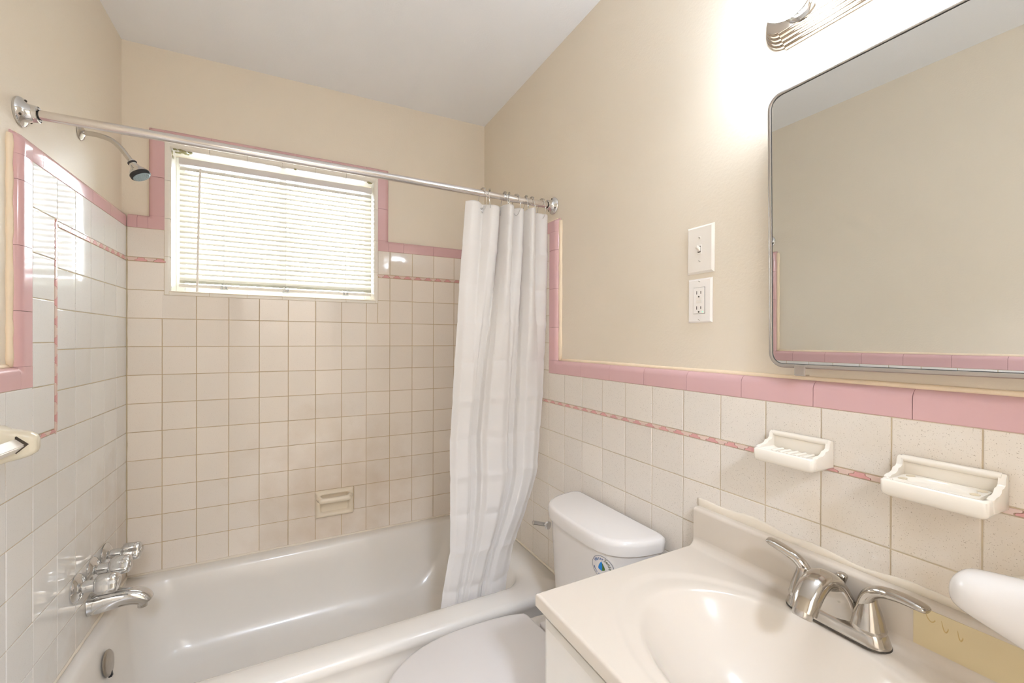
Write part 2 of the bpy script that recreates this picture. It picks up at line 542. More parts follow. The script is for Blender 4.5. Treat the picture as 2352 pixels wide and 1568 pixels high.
def slab(name, M, rects, m, parent, z0=-0.0205, z1=-0.0016):
    bm = bmesh.new()
    for (a0, a1, b0, b1) in rects:
        r = bmesh.ops.create_cube(bm, size=1.0)
        for v in r['verts']:
            v.co = M @ Vector(((a0+a1)/2+v.co.x*(a1-a0), (b0+b1)/2+v.co.y*(b1-b0), (z0+z1)/2+v.co.z*(z1-z0)))
    return obj(name, bm, m, parent)

PT0 = 1.7045           # bottom of the pink cap round the tub
PW0 = 1.1470           # bottom of the pink wainscot cap
CW = 0.051             # cap width
L_UP = (1.5754, 1.5905)      # upper accent strip
L_LO = (1.0279, 1.0392)      # wainscot accent strip
rows_low = [(ZL[k], ZL[k+1]) for k in range(6)]            # 0.371 .. 1.028
rows_mid = [(ZL[k], ZL[k+1]) for k in range(6, 11)]        # 1.028 .. 1.575

# ---- back wall
xs = [0.0]+[0.1068+S*k for k in range(13)]+[W]
grects = [(0, W, 0.36, WZ0), (0, WX0, WZ0, PT0), (WX1, W, WZ0, PT0)]
slab('grout_bed', M_BACK, grects, GROUT_B, wall_back)
DISH = (0.652, 0.8175, 0.467, 0.590)
for (v0, v1) in rows_low+rows_mid+[(L_UP[1], PT0)]:
    for u0, u1 in zip(xs, xs[1:]):
        a0, a1, b0, b1 = u0, u1, v0, v1
        if v1 > 1.4506:
            if a0 < 0.05: a1 = 0.1143
            elif a1 < 0.94: 
                if v0 < 1.4506: b1 = 1.4506
                else: continue
            elif a0 < 0.9255: 
                if v0 < 1.4506:
                    put_tile(M_BACK, 0.9255, a1, b0, b1, TILE_B, wall_back); a1 = 0.9255; b1 = 1.4506
                    a0 = u0
                else: a0 = 0.9255
        if a0 >= 0.1 and a0 < 0.1143 and v0 >= 1.45: continue
        if v0 > 0.47 and v0 < 0.50:
            if a0 > 0.64 and a1 < 0.80: continue
            if a0 > 0.75 and a0 < 0.80: a0 = 0.8185
        put_tile(M_BACK, a0, a1, b0, b1, TILE_B, wall_back)
listello(M_BACK, 0.0, 0.1143, sum(L_UP)/2, L_UP[1]-L_UP[0], wall_back)
listello(M_BACK, 0.9255, W, sum(L_UP)/2, L_UP[1]-L_UP[0], wall_back)
# pink cap of the back wall, stepping up around the window
PXL, PXR = 0.1143, 0.9255
cap_run(M_BACK, True, 0.001, PXL-CW, PT0, 1, wall_back, first=0.03)
cap_corner(M_BACK, PXL, PT0, -1, 1, wall_back, convex=False)
cap_run(M_BACK, False, PT0+CW, 2.0503, PXL, -1, wall_back)
cap_corner(M_BACK, PXL, 2.0503, -1, 1, wall_back)
cap_run(M_BACK, True, PXL, PXR, 2.0503, 1, wall_back)
cap_corner(M_BACK, PXR, 2.0503, 1, 1, wall_back)
cap_run(M_BACK, False, PT0+CW, 2.0503, PXR, 1, wall_back)
cap_corner(M_BACK, PXR, PT0, 1, 1, wall_back, convex=False)
cap_run(M_BACK, True, PXR+CW, W-0.001, PT0, 1, wall_back, first=0.072)

# white bullnose tiles lining the window opening
def bullnose(M, L0, L1, flat, r=0.012, ret=0.085, th=0.008):
    prof = [(0, -th), (0, 0)]
    for k in range(6):
        a = PI/2*k/5
        prof.append((flat-r+r*math.sin(a), -r+r*math.cos(a)))
    prof += [(flat, -ret), (flat-th*0.8, -ret), (flat-th*0.8, -r-th*0.3), (flat-r, -th)]
    bm = bmesh.new(); extrude_profile(bm, prof, M, L0+0.0006, L1-0.0006)
    return obj('bullnose_tile', bm, BULLN, wall_back, True, 35)
def bull_run(M, a0, a1, flat, n):
    for k in range(n):
        bullnose(M, a0+(a1-a0)*k/n, a0+(a1-a0)*(k+1)/n, flat)
FL, FR, FB, FT = 0.020, 0.018, 0.018, 0.018
bull_run(M_BACK @ wallM((0, 1, 0), (1, 0, 0), (0, 0, 1), (0.1143, 0, 0)), 1.4506, 2.0503, FL, 4)
bull_run(M_BACK @ wallM((0, 1, 0), (-1, 0, 0), (0, 0, 1), (0.9255, 0, 0)), 1.4506, 2.0503, FR, 4)
bull_run(M_BACK @ wallM((1, 0, 0), (0, 1, 0), (0, 0, 1), (0, 1.4506, 0)), 0.1143+FL-0.006, 0.9255-FR+0.006, FB, 6)
bull_run(M_BACK @ wallM((1, 0, 0), (0, -1, 0), (0, 0, 1), (0, 2.0503, 0)), 0.1143+FL-0.006, 0.9255-FR+0.006, FT, 6)

# ---- side walls (u grows away from the back wall)
def side_wall(M, sgn, wall, tmat, gmat, ys, edge, lv, yend, pink_first, PW0=PW0):
    """ys: tub columns from the corner; lv: (a, b) vertical accent strip; edge: inner edge of the pink upright"""
    def R(a, b): return (sgn*a, sgn*b) if sgn > 0 else (-b, -a)
    # mortar bed
    rects = [R(0, edge)+(0.36, PT0), R(edge, yend)+(0.0, PW0)]
    slab('grout_bed', M, rects, gmat, wall)
    def T(a, b, c, d, m=tmat): put_tile(M, *R(a, b), c, d, m, wall)
    cols_out = []
    x = edge
    while x < yend-0.01:
        cols_out.append((x, min(x+S, yend))); x += S
    below = [(ZL[0]-S*k, ZL[0]-S*(k-1)) for k in (1, 2, 3)]+[(0.0, ZL[0]-S*3)]
    for (v0, v1) in rows_low:
        for a, b in zip(ys, ys[1:]): T(a, b, v0, v1)
        T(ys[-1], edge, v0, v1)
        for a, b in cols_out: T(a, b, v0, v1)
    for (v0, v1) in below:
        for a, b in cols_out:
            if a > 0.80: T(a, b, v0, v1)
    for (v0, v1) in rows_mid:
        for a, b in zip(ys, ys[1:]): T(a, b, v0, v1)
    for a, b in zip(ys, ys[1:]): T(a, b, L_UP[1], PT0)
    # column beside the pink upright
    zz = [L_LO[1]]+[PT0-S*k for k in range(5, -1, -1)]
    for v0, v1 in zip(zz, zz[1:]):
        T(lv[1] if v1 < PT0-0.01 else ys[-1], edge, v0, v1)
    # wainscot top row
    for a, b in cols_out: T(a, b, L_LO[1], PW0)
    hh = L_UP[1]-L_UP[0]; hl_ = L_LO[1]-L_LO[0]
    listello(M, *R(0, ys[-1]), sum(L_UP)/2, hh, wall)
    listello(M, L_LO[0], L_UP[1], sgn*(lv[0]+lv[1])/2, lv[1]-lv[0], wall, vertical=True)
    listello(M, *R(lv[1], yend), sum(L_LO)/2, hl_, wall)
    # pink caps
    if sgn > 0:
        cap_run(M, True, 0.001, edge, PT0, 1, wall, first=0.03)
    else:
        cap_run(M, True, -edge, -0.001, PT0, 1, wall, first=0.05)
    cap_corner(M, sgn*edge, PT0, sgn, 1, wall)
    cap_run(M, False, PW0+CW, PT0, sgn*edge, sgn, wall, first=0.13)
    cap_corner(M, sgn*edge, PW0, sgn, 1, wall, convex=False)
    a0, a1 = R(edge+CW, yend)
    cap_run(M, True, a0, a1, PW0, 1, wall, first=pink_first)
    # painted caulk bead along the outer edge of the caps
    def bead(p, q, r=0.0075):
        bm = bmesh.new(); n = 24; pts = []; rad = []
        for k in range(n+1):
            t = k/n
            pts.append(M @ Vector((p[0]+(q[0]-p[0])*t, p[1]+(q[1]-p[1])*t, -0.0185)))
            rr = r*random.uniform(0.8, 1.2); rad.append((rr, rr*0.75))
        sweep(bm, pts, rad, side=tuple(M.to_3x3() @ (Vector((0, 1, 0)) if abs(p[1]-q[1]) < 1e-4 else Vector((1, 0, 0)))), n=10)
        obj('caulk_bead', bm, CAULK, wall, True)
    e = sgn*(edge+CW+0.003)
    bead((sgn*(edge+CW-0.02), PT0+CW+0.002), (sgn*0.0, PT0+CW+0.001), 0.003)
    bead((e, PW0+CW), (e, PT0+CW-0.01), 0.009)
    bead((sgn*(edge+CW), PW0+CW+0.002), (sgn*yend, PW0+CW+0.002), 0.006)

ysL = [0.0]+[0.1062+S*k for k in range(5)]
side_wall(M_LEFT, -1, wall_left, TILE_L, GROUT_L, ysL, 0.6667, (0.5442, 0.5572), 2.60, 0.12, 1.160)
ysR = [0.0]+[0.1098*k for k in range(1, 6)]
side_wall(M_RIGHT, 1, wall_right, TILE_R, GROUT_R, ysR, 0.6711, (0.549, 0.5616), 2.60, 0.8823-0.6711-CW)

# ------------------------------------------------------------------ window behind the blind
win = struct(boxo('window_1', (WX0+0.002, YB+0.088, WZ0+0.002), (WX0+0.032, YB+0.128, WZ1-0.002), FRAMEW, None, 0.003))
boxo('frame_side', (WX1-0.032, YB+0.088, WZ0+0.002), (WX1-0.002, YB+0.128, WZ1-0.002), FRAMEW, win, 0.003)
boxo('frame_sill', (WX0+0.032, YB+0.088, WZ0+0.002), (WX1-0.032, YB+0.128, WZ0+0.032), FRAMEW, win, 0.003)
boxo('frame_head', (WX0+0.032, YB+0.088, WZ1-0.032), (WX1-0.032, YB+0.128, WZ1-0.002), FRAMEW, win, 0.003)
boxo('meeting_stile', ((WX0+WX1)/2-0.014, YB+0.095, WZ0+0.032), ((WX0+WX1)/2+0.014, YB+0.122, WZ1-0.032), FRAMEW, win, 0.003)
for a, b in ((WX0+0.030, (WX0+WX1)/2-0.012), ((WX0+WX1)/2+0.012, WX1-0.030)):
    boxo('pane', (a, YB+0.106, WZ0+0.03), (b, YB+0.110, WZ1-0.03), GLASSM, win)
# mildew patches in the upper corners of the opening
spots = [(random.uniform(0.138, 0.20), random.uniform(0.012, 0.05), 2.0322-0.0008*random.random(), random.uniform(0.004, 0.010), random.uniform(0.0006, 0.0014)) for k in range(14)]
spots += [(0.1344, 0.02, 2.020, 0.0008, 0.008), (0.1344, 0.03, 2.006, 0.0008, 0.006), (0.893, 0.03, 2.0318, 0.009, 0.001), (0.884, 0.02, 2.0320, 0.006, 0.001), (0.571, 0.012, 2.0315, 0.005, 0.0022)]
for (mx, my, mz, sx, sz) in spots:
    bm = bmesh.new(); bmesh.ops.create_icosphere(bm, subdivisions=3, radius=1.0)
    for v in bm.verts:
        k = 1+0.35*math.sin(9*v.co.x+4*v.co.y)*math.cos(7*v.co.z+3*v.co.x)
        v.co = Vector((mx+v.co.x*sx*k, my+v.co.y*0.009*k, mz+v.co.z*sz*k))
    obj('mildew_patch', bm, MOLD, win, True)

# ------------------------------------------------------------------ mini blind
BX0, BX1, BY = 0.152, 0.903, 0.050
bl = empty('mini_blind', ((BX0+BX1)/2, BY, 1.49))
tag(bl, 'white horizontal mini blind hanging inside the bathroom window', 'window blind')
def child(o, root):
    o.parent = root
    o.matrix_parent_inverse = Matrix.Translation(root.location).inverted() if root.rotation_euler[:] == (0, 0, 0) else root.matrix_basis.inverted()
    return o
bm = bmesh.new()
extrude_profile(bm, [(-0.013, 0), (0.013, 0), (0.013, 0.025), (0.010, 0.025), (0.010, 0.004), (-0.010, 0.004), (-0.010, 0.025), (-0.013, 0.025)],
                Matrix.Translation((0, BY, 1.986)), BX0, BX1)
child(obj('headrail', bm, PLASTW), bl)
# one slat shared by all
NS = 22; pitch = 0.0212; z0s = 1.972
def slat_mesh():
    bm = bmesh.new(); n = 6; w = 0.025; tilt = math.radians(50); top = []; bot = []
    for k in range(n+1):
        t = -0.5+k/n; arch = 0.0022*(1-(2*t)**2)
        y = t*w; z = arch
        yy = y*math.cos(tilt)-z*math.sin(tilt); zz = y*math.sin(tilt)+z*math.cos(tilt)
        top.append((yy, zz+0.0003)); bot.append((yy, zz-0.0003))
    extrude_profile(bm, top+bot[::-1], Matrix(), BX0+0.002, BX1-0.002)
    bmesh.ops.recalc_face_normals(bm, faces=bm.faces[:])
    me = bpy.data.meshes.new('slat'); bm.to_mesh(me); bm.free(); me.materials.append(SLAT)
    return me
sm_ = slat_mesh()
for k in range(NS):
    o = bpy.data.objects.new('slat', sm_); o.location = (0, BY, z0s-k*pitch)
    o.rotation_euler = (math.radians(random.uniform(-1.5, 1.5)), 0, 0)
    link(o); child(o, bl)
zb_ = z0s-NS*pitch
for k in range(4):
    o = bpy.data.objects.new('slat', sm_); o.location = (0, BY, zb_+0.012-k*0.0035); o.rotation_euler = (-math.radians(38), 0, 0)
    link(o); child(o, bl)
bm = bmesh.new()
extrude_profile(bm, [(-0.0125, 0), (0.0125, 0), (0.0125, 0.010), (0.008, 0.0125), (-0.008, 0.0125), (-0.0125, 0.010)], Matrix.Translation((0, BY, zb_-0.017)), BX0+0.001, BX1-0.001)
child(obj('bottom_rail', bm, PLAST), bl)
for x in (0.305, 0.535, 0.785):
    for dy in (-0.0135, 0.0135):
        bm = bmesh.new(); sweep(bm, [Vector((x, BY+dy, 1.986)), Vector((x, BY+dy, zb_))], (0.0006, 0.0006), n=6)
        child(obj('ladder_cord', bm, PLASTW), bl)
    bm = bmesh.new(); box(bm, (x-0.013, BY-0.016, zb_-0.021), (x+0.013, BY+0.016, zb_-0.0175), 0.001)
    box(bm, (x-0.011, BY-0.0165, zb_-0.018), (x-0.004, BY-0.0128, zb_+0.004), 0.001); box(bm, (x+0.004, BY-0.0165, zb_-0.018), (x+0.011, BY-0.0128, zb_+0.004), 0.001)
    child(obj('rail_clip', bm, CLEAR), bl)
bm = bmesh.new(); sweep(bm, [Vector((0.225, BY-0.018, 1.975)), Vector((0.223, BY-0.026, 1.93)), Vector((0.216, BY-0.034, 1.468))], (0.0042, 0.0042), n=8)
child(obj('tilt_wand', bm, PLAST, None, True, 50), bl)

# ------------------------------------------------------------------ shower rod, rings, curtain
RY, RZ = -0.674, 1.8155
rod = empty('shower_curtain_rod', (W/2, RY, RZ))
tag(rod, 'aluminium shower curtain rod spanning the tub with chrome end flanges', 'curtain rod')
MX = wallM((0, 1, 0), (0, 0, 1), (1, 0, 0), (0, 0, 0))
bm = bmesh.new(); lathe(bm, [(0.0116, -0.012), (0.0116, 1.275)], Matrix.Translation((0, RY, RZ)) @ MX, 28)
child(obj('inner_tube', bm, ALU, None, True, 40), rod)
bm = bmesh.new(); lathe(bm, [(0.0125, 1.262), (0.0132, 1.265), (0.0132, WR-0.012)], Matrix.Translation((0, RY, RZ)) @ MX, 28)
child(obj('outer_tube', bm, ALU, None, True, 40), rod)
for (x, d) in ((WL, 1), (WR, -1)):
    bm = bmesh.new()
    Mf = Matrix.Translation((x+d*0.0005, RY, RZ)) @ (MX if d > 0 else wallM((0, -1, 0), (0, 0, 1), (-1, 0, 0), (0, 0, 0)))
    lathe(bm, [(0.033, 0), (0.034, 0.004), (0.032, 0.008), (0.026, 0.011), (0.021, 0.016), (0.0195, 0.028), (0.019, 0.033), (0.0172, 0.034), (0.0165, 0.03)], Mf, 36)
    fl = child(obj('end_flange', bm, CHROME, None, True, 40), rod)
    for a in (90, 210, 330):
        bm = bmesh.new()
        c = Mf @ Vector((0.0275*math.cos(math.radians(a)), 0.0275*math.sin(math.radians(a)), 0.0098))
        bmesh.ops.create_icosphere(bm, subdivisions=2, radius=0.0032, matrix=Matrix.Translation(c))
        obj('flange_screw', bm, DARK, fl, True)

# curtain plan at the top: (x, y offset from the rod), folds as they hang
plan = [(1.112, 0.004), (1.135, -0.010), (1.160, -0.004), (1.182, 0.014), (1.192, 0.004), (1.212, -0.016), (1.238, -0.010), (1.256, 0.016),
        (1.262, 0.034), (1.258, 0.010), (1.2605, -0.036), (1.272, -0.050), (1.290, -0.036), (1.297, 0.004), (1.306, 0.012), (1.330, -0.008), (1.350, -0.002), (1.356, 0.024),
        (1.352, 0.012), (1.354, -0.034), (1.366, -0.050), (1.385, -0.034), (1.392, 0.006), (1.402, 0.016), (1.425, 0.000), (1.450, -0.006), (1.464, 0.006)]
pl = smooth_path([(a, b, 0) for a, b in plan], 7)
def table(t, z):
    if z >= t[0][0]: return t[0][1]
    for (za, xa), (zb2, xb) in zip(t, t[1:]):
        if z >= zb2:
            f = (za-z)/(za-zb2); f = f*f*(3-2*f) if False else f
            return xa+(xb-xa)*f
    return t[-1][1]
CL = [(1.78, 1.112), (1.559, 1.096), (1.309, 1.0804), (1.09, 1.0659), (0.893, 1.0556), (0.68, 1.0591), (0.52, 1.062), (0.476, 1.056), (0.338, 1.035), (0.24, 1.02)]
CR = [(1.78, 1.464), (1.505, 1.463), (1.279, 1.4555), (1.07, 1.443), (0.753, 1.414), (0.61, 1.366), (0.489, 1.321), (0.386, 1.305), (0.358, 1.296), (0.24, 1.285)]
lowp = [(0, 0.0, 0.006), (0.06, 0.07, -0.010), (0.13, 0.17, -0.014), (0.17, 0.21, -0.008), (0.20, 0.235, 0.014), (0.27, 0.30, 0.020), (0.31, 0.325, -0.004), (0.36, 0.37, -0.026), (0.47, 0.50, -0.030),
        (0.55, 0.58, -0.016), (0.60, 0.63, 0.010), (0.66, 0.685, 0.014), (0.70, 0.705, -0.010), (0.75, 0.76, -0.028), (0.86, 0.88, -0.020), (1.0, 1.0, 0.004)]
def low_plan(u):
    for i in range(len(lowp)-1):
        if u <= lowp[i+1][0]:
            p0 = lowp[max(i-1, 0)]; p1 = lowp[i]; p2 = lowp[i+1]
            t = (u-p1[0])/(p2[0]-p1[0]); k = t*t*(3-2*t)
            return p1[1]+(p2[1]-p1[1])*t, p1[2]+(p2[2]-p1[2])*k
    return lowp[-1][1], lowp[-1][2]
def sstep(a, b, x):
    t = min(1, max(0, (x-a)/(b-a))); return t*t*(3-2*t)
arc = [0.0]
for p, q in zip(pl, pl[1:]): arc.append(arc[-1]+(q-p).length)
bm = bmesh.new(); NV = 300; rowsv = []
ZT, ZBm = 1.779, 0.25
creases = [1.615-0.1385*k for k in range(10)]
for j in range(NV+1):
    v = j/NV; row = []
    for i, p in enumerate(pl):
        u = arc[i]/arc[-1]
        z = ZT + (ZBm-ZT)*v
        k = sstep(0.02, 0.48, v)
        f0, y0 = (p.x-1.112)/(1.464-1.112), p.y
        f1, y1 = low_plan(u)
        f = f0*(1-k)+f1*k
        yo = y0*(1-k)+y1*k
        f += 0.035*math.sin(2.6*PI*v+4*u)*sstep(0.3, 0.8, v)*u*(1-u)*4
        xl, xr = table(CL, z), table(CR, z)
        x = xl+(xr-xl)*f
        amp = 1.0-0.55*sstep(0.7, 0.95, v)
        y = RY+0.024*sstep(0.72, 0.93, v)+yo*amp+0.003*math.sin(3*PI*v+5*u)*v*(1-v)*4
        for q, c in enumerate(creases):
            d = abs(z-(c+0.005*math.sin(11*u+q)))
            if d < 0.022: y += (0.0042 if q % 2 else -0.0042)*(1-d/0.022)
        if v < 0.02: z += 0.004*math.sin(24*u)
        if z < 0.37: y = max(y, -0.690)
        row.append(bm.verts.new((x, y, z)))
    rowsv.append(row)
for A, B in zip(rowsv, rowsv[1:]):
    for k in range(len(A)-1):
        bm.faces.new((A[k], A[k+1], B[k+1], B[k]))
cur = obj('shower_curtain', bm, CURTAIN, None, True)
tag(cur, 'white vinyl shower curtain with packing creases drawn to the right end of the rod', 'shower curtain')
sol = cur.modifiers.new('thickness', 'SOLIDIFY'); sol.thickness = 0.0006

ringx = [(1.178, 24, 1.181), (1.206, -26, 1.193), (1.268, 12, 1.262), (1.287, -20, 1.272), (1.318, 24, 1.298), (1.360, -6, 1.357), (1.386, 10, 1.392), (1.432, 18, 1.402)]
places = ['nearest the free edge of the curtain', 'second from the free edge of the curtain', 'third from the free edge of the curtain', 'fourth from the free edge of the curtain',
          'fourth from the wall flange', 'third from the wall flange', 'second from the wall flange', 'nearest the wall flange']
def ring_wire():
    bm = bmesh.new(); pts = []
    for k in range(40):
        a = 2*PI*k/40
        z = math.cos(a); y = math.sin(a)
        pts.append(Vector((0.003*math.sin(2*a), 0.021*y*(1.0 if z > 0 else (1-0.45*z*z)), -0.021+0.040*z)))
    sweep(bm, pts, (0.0011, 0.0011), side=(1, 0, 0), n=8, closed=True)
    bmesh.ops.recalc_face_normals(bm, faces=bm.faces[:])
    me = bpy.data.meshes.new('ring_wire'); bm.to_mesh(me); bm.free(); me.materials.append(CHROME)
    for f in me.polygons: f.use_smooth = True
    return me
def ring_bead():
    bm = bmesh.new(); bmesh.ops.create_icosphere(bm, subdivisions=2, radius=0.0036)
    me = bpy.data.meshes.new('roller_bead'); bm.to_mesh(me); bm.free(); me.materials.append(PITTED)
    for f in me.polygons: f.use_smooth = True
    return me
rw, rb_ = ring_wire(), ring_bead()
for (x, yaw, gx), pl_ in zip(ringx, places):
    r_ = empty('curtain_ring', (x, RY, RZ), (0, 0, math.radians(yaw)))
    tag(r_, 'chrome curtain ring with roller beads, ' + pl_, 'curtain ring', 'curtain rings on the shower rod')
    link(bpy.data.objects.new('ring_wire', rw), r_)
    for k in range(-2, 3):
        a = k*0.26
        b_ = bpy.data.objects.new('roller_bead', rb_); b_.location = (0, 0.0215*math.sin(a)*1.05, -0.021+0.0405*math.cos(a)); link(b_, r_)

# grommets in the curtain
def grommet(x, y, z, yaw):
    bm = bmesh.new(); pts = [Vector((0.0065*math.cos(2*PI*k/20), 0, 0.0085*math.sin(2*PI*k/20))) for k in range(20)]
    sweep(bm, pts, (0.0015, 0.0022), side=(0, 1, 0), n=8, closed=True)
    bm.transform(Matrix.Translation((x, y, z)) @ Matrix.Rotation(yaw, 4, 'Z'))
    obj('grommet', bm, CHROME, cur, True)
for (x, yo, yw) in ((1.182, 0.011, 0.6), (1.256, 0.012, 1.2), (1.300, 0.004, 0.9), (1.402, 0.012, 0.7)):
    grommet(x, RY+yo, 1.757, yw)

# ------------------------------------------------------------------ shower head
FY, FZ = -0.345, 1.9085
sh = empty('wall_shower', (WL, FY, FZ))
tag(sh, 'chrome shower head with black rim on a bent arm high on the left wall', 'shower head')
bm = bmesh.new(); lathe(bm, [(0.024, 0.0005), (0.0245, 0.003), (0.022, 0.006), (0.014, 0.009), (0.009, 0.012)], Matrix.Translation((WL, FY, FZ)) @ MX, 32)
child(obj('wall_flange', bm, SATIN, None, True, 40), sh)
arm = smooth_path([(WL+0.004, FY, FZ), (0.020, FY, FZ), (0.050, FY, 1.901), (0.072, FY, 1.884), (0.088, FY, 1.862), (0.101, FY, 1.842)], 8)
bm = bmesh.new(); sweep(bm, arm, (0.0075, 0.0075), n=20)
child(obj('shower_arm', bm, SATIN, None, True, 50), sh)
hd = Vector((0.50, -0.10, -0.86)).normalized()
Mh = frame_to((0.1015, FY, 1.842), hd)
bm = bmesh.new(); lathe(bm, [(0.009, -0.004), (0.011, 0.0), (0.011, 0.012), (0.012, 0.014), (0.0135, 0.020), (0.021, 0.030), (0.0255, 0.038), (0.0262, 0.041)], Mh, 36)
hh_ = child(obj('head_body', bm, CHROME, None, True, 40), sh)
bm = bmesh.new(); lathe(bm, [(0.0262, 0.0412), (0.0275, 0.043), (0.0275, 0.050), (0.0255, 0.053), (0.024, 0.0535)], Mh, 40)
child(obj('rubber_rim', bm, BLACK, None, True, 40), sh)
bm = bmesh.new(); lathe(bm, [(0.0235, 0.0537), (0.022, 0.0555), (0.001, 0.0565)], Mh, 36)
for rr, nn in ((0.006, 6), (0.012, 12), (0.018, 18)):
    for k in range(nn):
        c = Mh @ Vector((rr*math.cos(2*PI*k/nn), rr*math.sin(2*PI*k/nn), 0.0565))
        bmesh.ops.create_icosphere(bm, subdivisions=1, radius=0.0012, matrix=Matrix.Translation(c))
child(obj('nozzle_face', bm, HEADGREY, None, True, 40), sh)
bm = bmesh.new(); lathe(bm, [(0.0118, 0.002), (0.0126, 0.003), (0.0126, 0.006), (0.0118, 0.007)], Mh, 32)
child(obj('collar_ring', bm, BLACK, None, True, 40), sh)

# ------------------------------------------------------------------ bathtub
tub = empty('bathtub', (W/2, -0.41, 0))
tag(tub, 'white enamelled alcove bathtub under the window', 'bathtub')
e = 0.0015; n_ = 10; ZR = 0.366
def TL(x0, x1, y0, y1, r, z): return rrect(x0, x1, y0, y1, r, z, n_)
loops = [TL(e, W-e, -0.800, -e, 0.002, 0.001), TL(e, W-e, -0.800, -e, 0.002, 0.290), TL(e, W-e, -0.804, -e, 0.002, 0.312),
         TL(e, W-e, -0.815, -e, 0.002, 0.328), TL(e, W-e, -0.8205, -e, 0.002, 0.341), TL(e, W-e, -0.8195, -e, 0.002, 0.352), TL(e, W-e, -0.814, -e, 0.003, 0.361),
         TL(e+0.002, W-e-0.002, -0.803, -e-0.002, 0.004, ZR), TL(0.02, 1.38, -0.745, -0.028, 0.09, ZR), TL(0.03, 1.366, -0.728, -0.038, 0.10, ZR-0.0015),
         TL(0.036, 1.356, -0.716, -0.046, 0.105, ZR-0.007), TL(0.042, 1.348, -0.708, -0.053, 0.11, ZR-0.018),
         TL(0.052, 1.325, -0.698, -0.064, 0.12, 0.28), TL(0.066, 1.28, -0.684, -0.080, 0.13, 0.18), TL(0.082, 1.235, -0.668, -0.098, 0.14, 0.11),
         TL(0.110, 1.195, -0.640, -0.125, 0.14, 0.074), TL(0.160, 1.14, -0.600, -0.165, 0.13, 0.058), TL(0.30, 1.0, -0.52, -0.25, 0.10, 0.052)]
bm = bmesh.new(); loft(bm, loops, True, True)
child(obj('tub_shell', bm, ENAMEL, None, True, 60), tub)
# overflow plate
nv = Vector((0.99, 0, 0.14)).normalized()
Mo = frame_to((0.0565, -0.388, 0.284), nv)
bm = bmesh.new(); lathe(bm, [(0.037, 0), (0.0375, 0.003), (0.035, 0.0055), (0.03, 0.0065), (0.001, 0.0075)], Mo, 40)
ov = child(obj('overflow_plate', bm, PITTED, None, True, 40), tub)
ov['label'] = 'tarnished chrome overflow plate'
bm = bmesh.new(); box(bm, (-0.008, -0.006, -0.002), (0.008, 0.006, 0.0066), 0.001); bm.transform(Mo @ Matrix.Translation((-0.036, 0, 0)))
child(obj('overflow_slot', bm, BLACK), tub)
bm = bmesh.new(); lathe(bm, [(0.03, 0), (0.03, 0.003), (0.022, 0.004), (0.001, 0.003)], Matrix.Translation((0.24, -0.39, 0.0545)), 32)
child(obj('drain', bm, CHROME, None, True, 40), tub)
# caulk lines where tile meets tub
for nm, M, a, b in (('b', M_BACK, 0.0, W), ('l', M_LEFT, -0.80, 0.0), ('r', M_RIGHT, 0.0, 0.80)):
    bm = bmesh.new(); pts = []; rad = []
    for k in range(31):
        pts.append(M @ Vector((a+(b-a)*k/30, 0.3685, 0.001))); q = random.uniform(0.004, 0.006); rad.append((q, q))
    sweep(bm, pts, rad, side=(0, 0, 1), n=8)
    obj('caulk_line', bm, WCAULK, {'b': wall_back, 'l': wall_left, 'r': wall_right}[nm], True)

for xx, wl_ in ((0.0, wall_left), (W, wall_right)):
    bm = bmesh.new(); pts = []; rad = []
    for k in range(41):
        pts.append(Vector((xx, 0.0, 0.37+(PT0-0.37)*k/40))); q = random.uniform(0.0024, 0.0036); rad.append((q, q))
    sweep(bm, pts, rad, side=(1, 0, 0), n=8)
    obj('corner_caulk', bm, GROUT_L, wl_, True)
# ------------------------------------------------------------------ tub valves and spout
def tub_handle(y, z, ang, label):
    t = empty('tub_valve_handle', (0.001, y, z)); tag(t, label, 'tub faucet', 'valve handles over the tub')
    bm = bmesh.new(); lathe(bm, [(0.040, 0), (0.0405, 0.003), (0.037, 0.008), (0.027, 0.014), (0.0185, 0.018)], Matrix.Translation((0.0005, y, z)) @ MX, 36)
    child(obj('escutcheon', bm, CHROME, None, True, 40), t)
    bm = bmesh.new(); lathe(bm, [(0.0165, 0.012), (0.0165, 0.052), (0.013, 0.054)], Matrix.Translation((0.0, y, z)) @ MX, 32)
    child(obj('stem_sleeve', bm, CHROME, None, True, 40), t)
    # fluted three lobed grip
    bm = bmesh.new(); loops = []
    n = 60
    for (x, sc) in ((0.042, 0.62), (0.044, 0.80), (0.048, 0.97), (0.056, 1.02), (0.088, 1.0), (0.094, 0.93), (0.0965, 0.80)):
        L = []
        for k in range(n):
            a = 2*PI*k/n
            f = (0.0262+0.0046*math.cos(3*(a+ang)))*sc
            if x < 0.05: f = min(f, 0.0255*sc+0.001)
            L.append(Vector((x, y+f*math.cos(a), z+f*math.sin(a))))
        loops.append(L)
    loft(bm, loops, True, True)
    g = child(obj('grip', bm, CHROME, None, True, 40), t)
    bm = bmesh.new(); lathe(bm, [(0.012, 0.0964), (0.0115, 0.098), (0.001, 0.0985)], Matrix.Translation((0, y, z)) @ MX, 28)
    child(obj('index_cap', bm, SATIN, None, True, 40), t)
tub_handle(-0.216, 0.549, 0.3, 'chrome tub valve handle nearest the window wall')
tub_handle(-0.325, 0.551, 0.6, 'chrome tub valve handle in the middle of the three')
tub_handle(-0.436, 0.552, 0.1, 'chrome tub valve handle farthest from the window wall')
sp = empty('tub_spout', (0.001, -0.336, 0.45)); tag(sp, 'chrome tub spout below the three valve handles', 'tub spout')
path = smooth_path([(0.001, -0.336, 0.450), (0.03, -0.336, 0.4515), (0.07, -0.336, 0.4535), (0.105, -0.336, 0.451), (0.128, -0.336, 0.441), (0.138, -0.336, 0.426)], 6)
rad = []
